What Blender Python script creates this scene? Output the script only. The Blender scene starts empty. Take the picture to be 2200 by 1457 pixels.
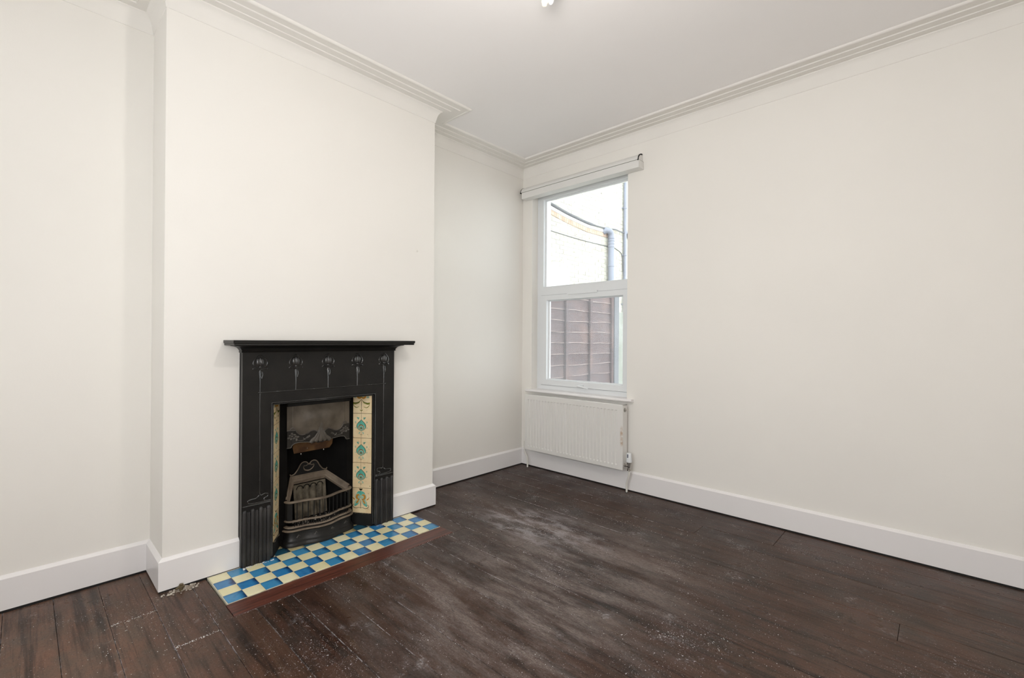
import bpy, bmesh, math, random
from mathutils import Vector, Matrix
random.seed(7)
S = bpy.context.scene
COL = S.collection
PI = math.pi

# ---------------------------------------------------------------- camera, sky, lights, exposure
cd = bpy.data.cameras.new('camera'); cam = bpy.data.objects.new('camera', cd); COL.objects.link(cam)
cd.sensor_fit = 'HORIZONTAL'; cd.sensor_width = 36; cd.lens = 985.555 * 36 / 2200; cd.clip_start = 0.02
yaw, pit, rol = 2.3239, 0.0029, 0.0062
F = Vector((math.cos(yaw), math.sin(yaw), 0)); R = Vector((math.sin(yaw), -math.cos(yaw), 0)); U = Vector((0, 0, 1))
F2 = F * math.cos(pit) + U * math.sin(pit); U2 = U * math.cos(pit) - F * math.sin(pit)
R3 = R * math.cos(rol) + U2 * math.sin(rol); U3 = U2 * math.cos(rol) - R * math.sin(rol)
m = Matrix((R3, U3, -F2)).transposed().to_4x4(); m.translation = Vector((2.8729, -3.2068, 1.15))
cam.matrix_world = m
S.camera = cam

w = bpy.data.worlds.new('overcast_sky'); S.world = w; w.use_nodes = True
bg = w.node_tree.nodes['Background']; bg.inputs[0].default_value = (0.90, 0.95, 1.0, 1); bg.inputs[1].default_value = 5.0

def area(name, loc, rot, sx, sy, power, color=(1, 1, 1)):
    l = bpy.data.lights.new(name, 'AREA'); l.shape = 'RECTANGLE'; l.size = sx; l.size_y = sy; l.energy = power; l.color = color
    o = bpy.data.objects.new(name, l); COL.objects.link(o); o.location = loc; o.rotation_euler = rot; return o
# added fill lights, unseen: soft area behind camera, high point for ceiling, far corner
fl_ = area('soft_fill', (3.2, -3.7, 1.2), (0, 0, 0), .8, .8, 22, (1.0, 0.96, 0.94))
fl_.rotation_euler = Vector((-.5, .8, -.1)).to_track_quat('-Z', 'Y').to_euler()
ll = bpy.data.lights.new('high_fill', 'POINT'); ll.energy = 19; ll.shadow_soft_size = .05; ll.color = (1.0, .955, .92)
lo_ = bpy.data.objects.new('high_fill', ll); COL.objects.link(lo_); lo_.location = (1.97, -2.15, 2.2)

S.view_settings.view_transform = 'Standard'; S.view_settings.look = 'None'
S.view_settings.exposure = 0.0; S.view_settings.gamma = 1.0; S.view_settings.use_curve_mapping = False

# ---------------------------------------------------------------- room numbers
T, HB, D, A, B, H = 0.0164, 0.139, 0.2943, 1.2543, 2.768, 2.762
XR, YB = 3.75, -4.30
YC = -2.021; FX = 0.333; HZ = 0.012

# ---------------------------------------------------------------- materials
class NT:
    def __init__(s, name):
        s.m = bpy.data.materials.new(name); s.m.use_nodes = True
        s.t = s.m.node_tree; s.n = s.t.nodes; s.l = s.t.links; s.b = s.n['Principled BSDF']
    def add(s, typ, **kw):
        nd = s.n.new(typ)
        for k, v in kw.items():
            if k.startswith('i_'):
                key = k[2:]; key = int(key) if key.isdigit() else key
                s.set(nd.inputs[key], v)
            else: setattr(nd, k, v)
        return nd
    def set(s, sock, v):
        if isinstance(v, bpy.types.NodeSocket): s.l.new(v, sock)
        else: sock.default_value = v
    def noise(s, vec, scale, detail=3, rough=.5, dist=0):
        nd = s.add('ShaderNodeTexNoise'); s.l.new(vec, nd.inputs['Vector']); nd.inputs['Scale'].default_value = scale
        nd.inputs['Detail'].default_value = detail; nd.inputs['Roughness'].default_value = rough; nd.inputs['Distortion'].default_value = dist
        return nd.outputs['Fac']
    def ramp(s, fac, a, b, lo=0., hi=1.):
        nd = s.add('ShaderNodeMapRange'); nd.interpolation_type = 'SMOOTHSTEP'; s.l.new(fac, nd.inputs[0])
        nd.inputs[1].default_value = a; nd.inputs[2].default_value = b; nd.inputs[3].default_value = lo; nd.inputs[4].default_value = hi
        return nd.outputs[0]
    def math(s, op, a, b=None, c=None):
        nd = s.add('ShaderNodeMath', operation=op); s.set(nd.inputs[0], a)
        if b is not None: s.set(nd.inputs[1], b)
        if c is not None: s.set(nd.inputs[2], c)
        return nd.outputs[0]
    def mix(s, f, a, b, mode='MIX'):
        nd = s.add('ShaderNodeMixRGB', blend_type=mode); s.set(nd.inputs[0], f)
        for i, v in ((1, a), (2, b)):
            if isinstance(v, tuple) and len(v) == 3: v = v + (1,)
            s.set(nd.inputs[i], v)
        return nd.outputs[0]
    def scale(s, vec, v):
        nd = s.add('ShaderNodeMapping'); s.l.new(vec, nd.inputs[0]); nd.inputs['Scale'].default_value = v; return nd.outputs[0]
    def obj(s): return s.add('ShaderNodeTexCoord').outputs['Object']
    def gen(s): return s.add('ShaderNodeTexCoord').outputs['Generated']
    def pos(s): return s.add('ShaderNodeNewGeometry').outputs['Position']
    def rnd(s): return s.add('ShaderNodeObjectInfo').outputs['Random']
    def bump(s, h, strength, dist=.002):
        nd = s.add('ShaderNodeBump'); s.l.new(h, nd.inputs['Height']); nd.inputs['Strength'].default_value = strength; nd.inputs['Distance'].default_value = dist
        s.l.new(nd.outputs[0], s.b.inputs['Normal'])

def M(name, col, rough=.5, var=.08, scale=6., bump=0., bscale=80., metal=0., spec=.5, col2=None, thr=None):
    t = NT(name); v = t.obj()
    n = t.noise(v, scale, 4)
    d = col2 if col2 else tuple(c * (1 - 2 * var) for c in col)
    f = t.ramp(n, *(thr or (.3, .7)))
    t.set(t.b.inputs['Base Color'], t.mix(f, col, d))
    t.b.inputs['Roughness'].default_value = rough; t.b.inputs['Metallic'].default_value = metal
    t.b.inputs['Specular IOR Level'].default_value = spec
    if bump: t.bump(t.noise(v, bscale, 3), bump)
    return t.m

WALL = M('wall_paint', (.87, .843, .790), .6, .012, 1.3, .08, 140, spec=.25)
CEIL = M('ceiling_paint', (.95, .928, .912), .75, .01, 1.2, .05, 90, spec=.2)
TRIM = M('skirting_gloss', (.87, .845, .835), .32, .012, 2., .04, 30)
CORN = M('cornice_paint', (.865, .838, .790), .7, .015, 3., .05, 60, spec=.2)
UPVC = M('white_plastic_frame', (.80, .82, .83), .25, .01, 3.)
RADM = M('radiator_enamel', (.78, .765, .73), .35, .01, 3.)
IRON = M('black_painted_cast_iron', (.0085, .0082, .0076), .36, .2, 9., .25, 160, col2=(.014, .013, .0115), spec=.34)
IRON2 = M('worn_plinth_iron', (.016, .015, .0145), .42, .2, 9., .3, 120, col2=(.04, .037, .034), thr=(.45, .8))
HOODM = M('sooty_brown_iron', (.125, .102, .076), .5, .2, 12., .3, 200, col2=(.070, .057, .043), spec=.35)
HOODB = M('dark_band_iron', (.026, .023, .019), .55, .2, 12., .3, 200, spec=.3)
HOODF = M('brown_fan_iron', (.10, .086, .07), .45, .2, 20., .2, 200, col2=(.07, .06, .048), spec=.4)
HOODL = M('burnished_relief_iron', (.105, .093, .078), .4, .2, 20., .2, 200, col2=(.06, .052, .043), spec=.45)
RELF = M('burnished_black_relief', (.020, .0195, .0185), .24, .2, 9., .1, 160, col2=(.03, .029, .027), spec=.75)
GRATE = M('rusty_brown_iron', (.21, .165, .12), .55, .25, 14., .3, 200, col2=(.11, .082, .058), spec=.35)
DARKI = M('sooted_dark_iron', (.012, .0115, .011), .6, .2, 10., .3, 120, spec=.25)
SOOT = M('soot_black', (.007, .0065, .006), .9, .2, 8., spec=.1)
RUST = M('rust_brown', (.16, .085, .035), .75, .3, 18., .4, 150, col2=(.07, .035, .018), spec=.2)
FCLAY = M('ashy_fireclay', (.17, .145, .105), .9, .3, 22., .6, 120, col2=(.07, .06, .045), spec=.1)
CHROME = M('chrome', (.62, .60, .57), .18, .1, 20., metal=1.)
PIPEW = M('painted_pipe', (.78, .76, .70), .35, .02, 5.)
DARK = M('dark_gap', (.012, .011, .010), .8, .1, 10.)
GROUT = M('pale_grout', (.62, .58, .45), .85, .2, 30., col2=(.3, .26, .18), thr=(.55, .75))
PLASTER = M('broken_plaster', (.55, .50, .43), .9, .2, 60., .8, 150, col2=(.25, .2, .15))
BLINDM = M('blind_aluminium', (.78, .77, .74), .35, .01, 4.)
MORTAR = M('lime_mortar', (.50, .49, .46), .9, .1, 12., .5, 90)
RENDER = M('white_render', (.72, .72, .70), .8, .04, 3.)
PVCG = M('grey_plastic_pipe', (.20, .21, .255), .4, .05, 4.)
CABLE = M('grey_black_cable', (.075, .075, .08), .5, .1, 8.)
PAVE = M('concrete_paving', (.42, .40, .37), .9, .1, 3., .4, 60)
POSTM = M('concrete_post', (.13, .13, .14), .85, .1, 6., .4, 70)
FLEX = M('lamp_flex_plastic', (.80, .78, .70), .4, .02, 5.)

def brick_mat():
    t = NT('london_stock_brick'); r = t.rnd(); v = t.pos()
    n = t.noise(v, 9, 5, .6); n2 = t.noise(v, 40, 3)
    c = t.mix(t.ramp(r, .1, .9), (.50, .48, .40), (.44, .40, .33))
    c = t.mix(t.ramp(n, .52, .66), c, (.36, .32, .26))
    c = t.mix(t.ramp(n2, .62, .68), c, (.07, .06, .05))
    t.set(t.b.inputs['Base Color'], c); t.b.inputs['Roughness'].default_value = .9
    t.bump(t.noise(v, 60, 4), .6, .004); return t.m
BRICK = brick_mat()
BRICKR = M('orange_red_brick', (.50, .37, .29), .9, .2, 9., .5, 60, col2=(.36, .24, .17))

def fence_mat():
    t = NT('stained_larch_board'); v = t.pos(); r = t.rnd()
    g = t.noise(t.scale(v, (60, 2.5, 60)), 1.6, 5, .6); b = t.noise(v, 3.5, 3)
    c = t.mix(t.ramp(g, .3, .7), (.080, .039, .036), (.042, .024, .026))
    c = t.mix(t.ramp(b, .5, .75), c, (.125, .07, .058))
    c = t.mix(t.math('MULTIPLY', r, .35), c, (.105, .066, .062))
    t.set(t.b.inputs['Base Color'], c); t.b.inputs['Roughness'].default_value = .75; t.bump(g, .08, .002); return t.m
FENCE = fence_mat()
FEDGE = M('pale_sawn_edge', (.46, .36, .33), .8, .2, 14., col2=(.18, .12, .11), thr=(.45, .65))

def floor_mat():
    t = NT('dark_stained_floorboard'); p = t.pos(); r = t.rnd()
    sep = t.add('ShaderNodeSeparateXYZ'); t.l.new(p, sep.inputs[0]); X, Y = sep.outputs[0], sep.outputs[1]
    off = t.add('ShaderNodeCombineXYZ'); t.set(off.inputs[2], t.math('MULTIPLY', r, 40.))
    va = t.add('ShaderNodeVectorMath', operation='ADD'); t.l.new(p, va.inputs[0]); t.l.new(off.outputs[0], va.inputs[1]); pv = va.outputs[0]
    grain = t.noise(t.scale(pv, (1.6, 34, 10)), 2.2, 6, .62, .6)
    fine = t.noise(t.scale(pv, (7, 190, 30)), 2., 4, .6)
    big = t.noise(t.scale(p, (.7, 1.25, 1)), 1.9, 4, .55)
    blot = t.noise(t.scale(p, (1, 1.6, 1)), 7., 4, .6)
    streak = t.noise(t.scale(pv, (.9, 17, 1)), 1.7, 5, .65, .4)
    # stain left thinner near the left alcove and along the far right wall: warmer, lighter brown
    la = t.ramp(Y, -2.30, -2.95); lb = t.ramp(X, 1.7, 2.7)
    lf = t.math('MAXIMUM', la, t.math('MULTIPLY', lb, .42))
    lf = t.math('MULTIPLY', lf, t.ramp(big, .2, .6, .6, 1.))
    c = t.mix(t.ramp(big, .35, .65), (.026, .0095, .0060), (.040, .0195, .0130))
    c = t.mix(t.ramp(blot, .45, .72), c, (.0095, .0050, .0042))
    c = t.mix(lf, c, t.mix(t.ramp(blot, .3, .7), (.165, .083, .054), (.098, .068, .049)))
    c = t.mix(t.math('MULTIPLY', t.ramp(r, .35, 1.), .45), c, (.070, .032, .018))
    c = t.mix(t.math('MULTIPLY', t.ramp(streak, .48, .70), .8), c, (.0085, .006, .005))
    c = t.mix(t.math('MULTIPLY', t.ramp(streak, .42, .28), .6), c, (.085, .052, .032))
    c = t.mix(t.math('MULTIPLY', t.ramp(grain, .5, .72), .6), c, (.009, .0055, .0045))
    c = t.mix(t.math('MULTIPLY', t.ramp(fine, .52, .8), .32), c, (.15, .085, .052))
    # greyish worn film with window sheen painted in, and crackled dark flecks
    wear_sheen = t.noise(t.scale(p, (1.1, 4.2, 1)), 2.0, 9, .68, .15)
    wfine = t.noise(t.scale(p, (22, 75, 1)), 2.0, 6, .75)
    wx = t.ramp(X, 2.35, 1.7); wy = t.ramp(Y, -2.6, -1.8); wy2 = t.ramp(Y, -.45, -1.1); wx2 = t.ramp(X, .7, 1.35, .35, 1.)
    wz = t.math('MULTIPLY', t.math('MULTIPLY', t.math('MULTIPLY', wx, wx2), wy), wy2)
    wf = t.math('MULTIPLY', t.ramp(wear_sheen, .36, .64), t.math('MULTIPLY_ADD', wz, .72, .03))
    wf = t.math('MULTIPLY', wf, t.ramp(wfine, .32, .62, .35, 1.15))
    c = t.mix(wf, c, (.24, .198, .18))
    mic = t.noise(p, 150, 4, .8); c = t.mix(t.math('MULTIPLY', t.ramp(mic, .50, .66), .20), c, (.17, .105, .075))
    c = t.mix(t.math('MULTIPLY', t.ramp(mic, .46, .34), .55), c, (.008, .005, .004))
    fl = t.ramp(t.noise(t.scale(pv, (20, 85, 1)), 1.6, 4, .7, 1.2), .60, .66)
    band = t.ramp(t.noise(t.scale(p, (.7, 6, 1)), 1.9, 3, .6), .52, .62)
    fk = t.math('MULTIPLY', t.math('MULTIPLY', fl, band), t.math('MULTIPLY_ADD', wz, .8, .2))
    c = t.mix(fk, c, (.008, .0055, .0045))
    # plaster dust: specks, smears and lines lying in the seams
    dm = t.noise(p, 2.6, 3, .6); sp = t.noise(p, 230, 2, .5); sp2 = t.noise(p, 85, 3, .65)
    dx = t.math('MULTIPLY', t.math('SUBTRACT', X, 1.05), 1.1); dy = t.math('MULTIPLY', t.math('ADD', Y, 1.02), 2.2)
    dust_sheen = t.ramp(t.math('ADD', t.math('MULTIPLY', dx, dx), t.math('MULTIPLY', dy, dy)), .42, .02)  # dusty spot that also paints in the bluish window sheen
    lvl = t.math('MAXIMUM', t.ramp(dm, .4, .7), dust_sheen)
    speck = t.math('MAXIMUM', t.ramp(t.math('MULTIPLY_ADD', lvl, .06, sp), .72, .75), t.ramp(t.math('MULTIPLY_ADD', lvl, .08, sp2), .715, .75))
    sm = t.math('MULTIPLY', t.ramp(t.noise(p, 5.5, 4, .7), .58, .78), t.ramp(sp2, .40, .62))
    sm = t.math('MAXIMUM', t.math('MULTIPLY', sm, .5), t.math('MULTIPLY', t.math('MULTIPLY', dust_sheen, t.ramp(t.noise(t.scale(p, (1, 2.6, 1)), 6, 5, .7), .42, .66)), .40))
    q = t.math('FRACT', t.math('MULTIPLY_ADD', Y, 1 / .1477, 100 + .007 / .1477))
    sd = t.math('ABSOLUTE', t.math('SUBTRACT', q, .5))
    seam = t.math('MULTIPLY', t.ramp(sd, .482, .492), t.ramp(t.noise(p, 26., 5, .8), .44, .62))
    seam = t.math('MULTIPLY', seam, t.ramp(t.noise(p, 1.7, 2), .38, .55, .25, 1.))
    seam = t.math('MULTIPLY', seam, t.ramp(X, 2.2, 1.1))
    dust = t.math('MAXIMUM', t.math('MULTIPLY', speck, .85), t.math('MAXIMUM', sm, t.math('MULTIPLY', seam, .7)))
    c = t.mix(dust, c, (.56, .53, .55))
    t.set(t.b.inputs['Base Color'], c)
    rr = t.ramp(t.noise(p, 4, 4, .6), .3, .7, .26, .42)
    t.set(t.b.inputs['Roughness'], t.math('MAXIMUM', rr, t.math('MULTIPLY', dust, .9)))
    t.b.inputs['Specular IOR Level'].default_value = .20
    hh = t.math('ADD', t.math('MULTIPLY', grain, 1.), t.math('MULTIPLY', t.noise(p, 60, 4, .7), .7))
    hh = t.math('SUBTRACT', hh, t.math('MULTIPLY', fk, .8))
    t.bump(hh, .42, .0020)
    return t.m
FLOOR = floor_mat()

def kerb_mat():
    t = NT('red_brown_kerb_board'); p = t.pos()
    g = t.noise(t.scale(p, (34, 1.6, 10)), 2.4, 6, .62, .6)
    c = t.mix(t.ramp(g, .35, .7), (.125, .036, .022), (.040, .013, .009))
    sp = t.ramp(t.noise(p, 200, 2, .5), .73, .77)
    c = t.mix(t.math('MULTIPLY', sp, .6), c, (.5, .45, .42))
    t.set(t.b.inputs['Base Color'], c); t.b.inputs['Roughness'].default_value = .36; t.bump(g, .35, .0015); return t.m
KERB = kerb_mat()

def tile_mat(name, c0, c1, c2, vary):
    t = NT(name); g = t.gen(); r = t.rnd(); p = t.pos()
    sep = t.add('ShaderNodeSeparateXYZ'); t.l.new(g, sep.inputs[0])
    n = t.noise(p, 22, 4, .6)
    ey = t.ramp(t.math('ADD', sep.outputs[1], t.math('MULTIPLY_ADD', n, .5, -.25)), .62, 1.05)
    ex = t.ramp(t.math('ADD', sep.outputs[0], t.math('MULTIPLY_ADD', n, .5, -.25)), .30, -.1)
    c = t.mix(t.ramp(r, .2, .9), c0, c1)
    e = t.math('MULTIPLY', t.math('MAXIMUM', ey, t.math('MULTIPLY', ex, .6)), vary)
    c = t.mix(e, c, c2)
    c = t.mix(t.math('MULTIPLY', t.ramp(n, .5, .75), .3 * vary), c, c2)
    c = t.mix(t.math('MULTIPLY', t.ramp(t.noise(p, 180, 2), .72, .78), .5), c, (.6, .6, .55))
    t.set(t.b.inputs['Base Color'], c); t.b.inputs['Roughness'].default_value = .16
    t.bump(t.noise(p, 45, 3), .12, .002); return t.m
BLUE = tile_mat('blue_glaze', (.028, .19, .42), (.05, .26, .47), (.004, .022, .095), 1.)
CREAM = tile_mat('cream_glaze', (.76, .70, .42), (.82, .77, .52), (.62, .54, .30), .5)

BLUE_S = tile_mat('soot_stained_blue_glaze', (.012, .065, .12), (.02, .09, .14), (.004, .012, .03), 1.)
CREAM_S = tile_mat('soot_stained_cream_glaze', (.42, .36, .18), (.50, .43, .23), (.2, .16, .08), 1.)

def panel_tile_mat():
    t = NT('cream_majolica_glaze'); p = t.pos()
    n = t.noise(p, 16, 4, .6); n2 = t.noise(p, 70, 3, .6)
    c = t.mix(t.ramp(n, .3, .7), (.80, .66, .41), (.74, .56, .33))
    c = t.mix(t.ramp(n2, .64, .74), c, (.36, .20, .09))
    t.set(t.b.inputs['Base Color'], c); t.b.inputs['Roughness'].default_value = .14
    t.bump(n2, .1, .001); return t.m
PTILE = panel_tile_mat()
G_TEAL = M('teal_glaze', (.12, .46, .36), .15, .15, 60.)
G_PALE = M('pale_blue_green_glaze', (.38, .55, .40), .15, .15, 60.)
G_ORNG = M('orange_glaze', (.56, .25, .035), .15, .15, 60.)
G_BRWN = M('brown_glaze', (.26, .10, .03), .15, .15, 60.)
G_OLIV = M('olive_glaze', (.20, .21, .035), .15, .2, 60.)
G_DARK = M('dark_glaze_line', (.035, .035, .018), .2, .2, 60.)
G_CREAM = M('cream_glaze_spot', (.72, .60, .40), .15, .1, 60.)

def rad_mat():
    t = NT('radiator_enamel_rust_stained'); p = t.pos()
    sep = t.add('ShaderNodeSeparateXYZ'); t.l.new(p, sep.inputs[0])
    n = t.noise(p, 30, 4, .6)
    mx = t.ramp(t.math('ABSOLUTE', t.math('SUBTRACT', sep.outputs[0], 1.105)), .017, .004)
    mz = t.ramp(t.math('ABSOLUTE', t.math('SUBTRACT', sep.outputs[2], .42)), .10, .03)
    f = t.math('MULTIPLY', t.math('MULTIPLY', mx, mz), t.ramp(n, .35, .6))
    c = t.mix(t.math('MULTIPLY', f, .75), (.78, .765, .73), (.42, .24, .10))
    t.set(t.b.inputs['Base Color'], c); t.b.inputs['Roughness'].default_value = .35; return t.m
RADF = rad_mat()

def glass_mat(name, haze):
    t = NT(name); n = t.n; n.remove(t.b)
    tr = t.add('ShaderNodeBsdfTransparent'); tr.inputs[0].default_value = (.96, .98, .97, 1)
    gl = t.add('ShaderNodeBsdfGlossy'); gl.inputs['Roughness'].default_value = .02
    fr = t.add('ShaderNodeFresnel'); fr.inputs[0].default_value = 1.45
    mx = t.add('ShaderNodeMixShader'); t.set(mx.inputs[0], t.math('MULTIPLY', fr.outputs[0], .9)); t.l.new(tr.outputs[0], mx.inputs[1]); t.l.new(gl.outputs[0], mx.inputs[2])
    ts = t.add('ShaderNodeBsdfTranslucent'); ts.inputs[0].default_value = (.85, .87, .9, 1)
    m2 = t.add('ShaderNodeMixShader'); t.set(m2.inputs[0], t.ramp(t.noise(t.pos(), 3., 4), .2, .8, haze * .7, haze * 1.2))
    t.l.new(mx.outputs[0], m2.inputs[1]); t.l.new(ts.outputs[0], m2.inputs[2])
    t.l.new(m2.outputs[0], t.n['Material Output'].inputs[0]); return t.m
GLASS = glass_mat('clear_glass', .02); GLASSD = glass_mat('hazy_glass', .062)  # translucent haze mixed in, stronger in the lower pane

# ---------------------------------------------------------------- mesh helpers
class MB:
    def __init__(s): s.v = []; s.f = []; s.mi = []; s.cur = 0
    def add(s, vs, fs):
        o = len(s.v); s.v += [tuple(v) for v in vs]
        for f in fs: s.f.append(tuple(i + o for i in f)); s.mi.append(s.cur)
        return s
    def box(s, x0, x1, y0, y1, z0, z1):
        vs = [(x, y, z) for x in (x0, x1) for y in (y0, y1) for z in (z0, z1)]
        return s.add(vs, [(0, 1, 3, 2), (4, 6, 7, 5), (0, 4, 5, 1), (2, 3, 7, 6), (0, 2, 6, 4), (1, 5, 7, 3)])
    def cbox(s, x0, x1, y0, y1, z0, z1, c):                     # box with a chamfered top
        vs = [(x0, y0, z0), (x1, y0, z0), (x1, y1, z0), (x0, y1, z0), (x0, y0, z1 - c), (x1, y0, z1 - c), (x1, y1, z1 - c), (x0, y1, z1 - c),
              (x0 + c, y0 + c, z1), (x1 - c, y0 + c, z1), (x1 - c, y1 - c, z1), (x0 + c, y1 - c, z1)]
        fs = [(3, 2, 1, 0), (8, 9, 10, 11)]
        for i in range(4):
            j = (i + 1) % 4; fs += [(i, j, j + 4, i + 4), (i + 4, j + 4, j + 8, i + 8)]
        return s.add(vs, fs)
    def prism(s, pts, fn, d0, d1):                              # pts 2D outline; fn(a,b,d)->xyz
        n = len(pts); vs = [fn(a, b, d0) for a, b in pts] + [fn(a, b, d1) for a, b in pts]
        fs = [tuple(range(n)), tuple(range(2 * n - 1, n - 1, -1))] + [(i, (i + 1) % n, (i + 1) % n + n, i + n) for i in range(n)]
        return s.add(vs, fs)
    def tube(s, pts, r, n=8, closed=False, sq=1.0):
        P = [Vector(p) for p in pts]; m = len(P); rings = []
        up = None
        for i, p in enumerate(P):
            a = P[(i - 1) % m] if (closed or i) else P[i]; b = P[(i + 1) % m] if (closed or i < m - 1) else P[i]
            d = (b - a).normalized()
            if up is None: up = Vector((1, 0, 0)) if abs(d.x) < .8 else Vector((0, 0, 1))
            u = up - d * up.dot(d)
            if u.length < 1e-6: u = d.orthogonal()
            u.normalize(); w_ = d.cross(u); up = u
            rr = r[i] if isinstance(r, (list, tuple)) else r
            rings.append([p + u * (rr * sq * math.cos(2 * PI * k / n)) + w_ * (rr * math.sin(2 * PI * k / n)) for k in range(n)])
        vs = [q for ring in rings for q in ring]; fs = []
        for i in range(m if closed else m - 1):
            j = (i + 1) % m
            fs += [(i * n + k, i * n + (k + 1) % n, j * n + (k + 1) % n, j * n + k) for k in range(n)]
        if not closed: fs += [tuple(range(n)), tuple(range(m * n - 1, (m - 1) * n - 1, -1))]
        return s.add(vs, fs)
    def cyl(s, a, b, r, n=16, r2=None): return s.tube([a, b], [r, r if r2 is None else r2], n)
    def lathe(s, prof, c, axis=(0, 0, 1), n=20):                # prof: (radius, height) along axis
        ax = Vector(axis).normalized(); u = ax.orthogonal().normalized(); w_ = ax.cross(u); c = Vector(c)
        vs = [c + ax * h + u * (r * math.cos(2 * PI * k / n)) + w_ * (r * math.sin(2 * PI * k / n)) for r, h in prof for k in range(n)]
        m = len(prof); fs = [(i * n + k, i * n + (k + 1) % n, (i + 1) * n + (k + 1) % n, (i + 1) * n + k) for i in range(m - 1) for k in range(n)]
        fs += [tuple(range(n)), tuple(range(m * n - 1, (m - 1) * n - 1, -1))]
        return s.add(vs, fs)
    def sweep(s, path, prof, closed=False):                     # prof (out, z); out to the right of the path
        n = len(path); k = len(prof); vs = []
        for i, (x, y) in enumerate(path):
            ns = []
            if closed or i > 0:
                a = path[i - 1]; d = Vector((x - a[0], y - a[1])).normalized(); ns.append(Vector((d.y, -d.x)))
            if closed or i < n - 1:
                b = path[(i + 1) % n]; d = Vector((b[0] - x, b[1] - y)).normalized(); ns.append(Vector((d.y, -d.x)))
            if len(ns) == 2: q = (ns[0] + ns[1]); q = q / (1 + ns[0].dot(ns[1]))
            else: q = ns[0]
            vs += [(x + q.x * o, y + q.y * o, z) for o, z in prof]
        fs = []
        for i in range(n if closed else n - 1):
            j = (i + 1) % n
            fs += [(i * k + a, i * k + (a + 1) % k, j * k + (a + 1) % k, j * k + a) for a in range(k)]
        if not closed: fs += [tuple(range(k)), tuple(range(n * k - 1, (n - 1) * k - 1, -1))]
        return s.add(vs, fs)
    def ellipsoid(s, c, rx, ry, rz, n=12, m=8):
        vs = []; fs = []
        for i in range(m + 1):
            th = PI * i / m
            for k in range(n):
                ph = 2 * PI * k / n
                vs.append((c[0] + rx * math.sin(th) * math.cos(ph), c[1] + ry * math.sin(th) * math.sin(ph), c[2] + rz * math.cos(th)))
        for i in range(m):
            fs += [(i * n + k, i * n + (k + 1) % n, (i + 1) * n + (k + 1) % n, (i + 1) * n + k) for k in range(n)]
        return s.add(vs, fs)
    def build(s, name, mats, parent=None, smooth=None, loc=None, fix=True):
        if not isinstance(mats, (list, tuple)): mats = [mats]
        me = bpy.data.meshes.new(name); me.from_pydata(s.v, [], s.f)
        for q in mats: me.materials.append(q)
        me.polygons.foreach_set('material_index', s.mi)
        bm = bmesh.new(); bm.from_mesh(me)
        bmesh.ops.remove_doubles(bm, verts=bm.verts, dist=1e-6)
        if fix: bmesh.ops.recalc_face_normals(bm, faces=bm.faces)
        bm.to_mesh(me); bm.free()
        if smooth is not None:
            me.polygons.foreach_set('use_smooth', [True] * len(me.polygons)); me.set_sharp_from_angle(angle=math.radians(smooth))
        return link(name, me, parent, loc)

ORG = {}
def link(name, me, parent=None, loc=None):
    o = bpy.data.objects.new(name, me); COL.objects.link(o)
    base = Vector(loc) if loc is not None else Vector((0, 0, 0)); ORG[o.name] = base
    if parent is not None:
        o.parent = parent; o.location = base - ORG[parent.name]
    else: o.location = base
    return o
def empty(name, loc):
    o = bpy.data.objects.new(name, None); COL.objects.link(o); o.location = loc; o.empty_display_size = .05; ORG[o.name] = Vector(loc); return o
def tag(o, label=None, cat=None, group=None, kind=None):
    if label: o['label'] = label
    if cat: o['category'] = cat
    if group: o['group'] = group
    if kind: o['kind'] = kind
    return o
def struct(o): o['kind'] = 'structure'; return o
def smoothpts(pts, n=6):                                        # Catmull-Rom through pts
    P = [Vector(p) for p in pts]; out = []
    for i in range(len(P) - 1):
        a = P[max(i - 1, 0)]; b = P[i]; c = P[i + 1]; d = P[min(i + 2, len(P) - 1)]
        for k in range(n):
            t = k / n
            out.append(.5 * ((2 * b) + (c - a) * t + (2 * a - 5 * b + 4 * c - d) * t * t + (3 * b - a - 3 * c + d) * t ** 3))
    out.append(P[-1]); return out

# ---------------------------------------------------------------- walls, ceiling
b = MB(); b.box(-.25, 0, YB - .2, -B, -.1, H + .1); b.box(-.25, 0, -A, .30, -.1, H + .1); struct(b.build('wall_left', WALL))
b = MB(); b.box(-.25, D, -B, YC - .438, -.1, H + .1); b.box(-.25, D, YC + .438, -A, -.1, H + .1); b.box(-.25, D, YC - .438, YC + .438, 1.085, H + .1)
b.box(-.25, .02, YC - .438, YC + .438, -.1, 1.085)
struct(b.build('chimney_breast', WALL))
OX0, OX1, OZ0, OZ1 = .115, 1.09, .69, 2.50
b = MB(); b.box(0, OX0, 0, .08, -.1, H + .1); b.box(OX1, XR, 0, .08, -.1, H + .1); b.box(OX0, OX1, 0, .08, -.1, OZ0); b.box(OX0, OX1, 0, .08, OZ1, H + .1)
b.box(-.25, .10, .08, .29, -.1, H + .1); b.box(1.14, XR, .08, .29, -.1, H + .1); b.box(.10, 1.14, .08, .29, -.1, OZ0 - .01); b.box(.10, 1.14, .08, .29, OZ1, H + .1)
struct(b.build('wall_front', WALL))
b = MB(); b.box(XR, XR + .2, YB - .2, .29, -.1, H + .1); struct(b.build('wall_right', WALL))
b = MB(); b.box(-.25, 1.2, YB - .2, YB, -.1, H + .1); b.box(2.6, XR + .2, YB - .2, YB, -.1, H + .1); b.box(1.2, 2.6, YB - .2, YB, -.1, .8); b.box(1.2, 2.6, YB - .2, YB, 2.4, H + .1)
struct(b.build('wall_back', WALL))
b = MB(); b.box(-.25, XR + .2, YB - .2, .29, H, H + .12); struct(b.build('ceiling', CEIL))

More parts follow.
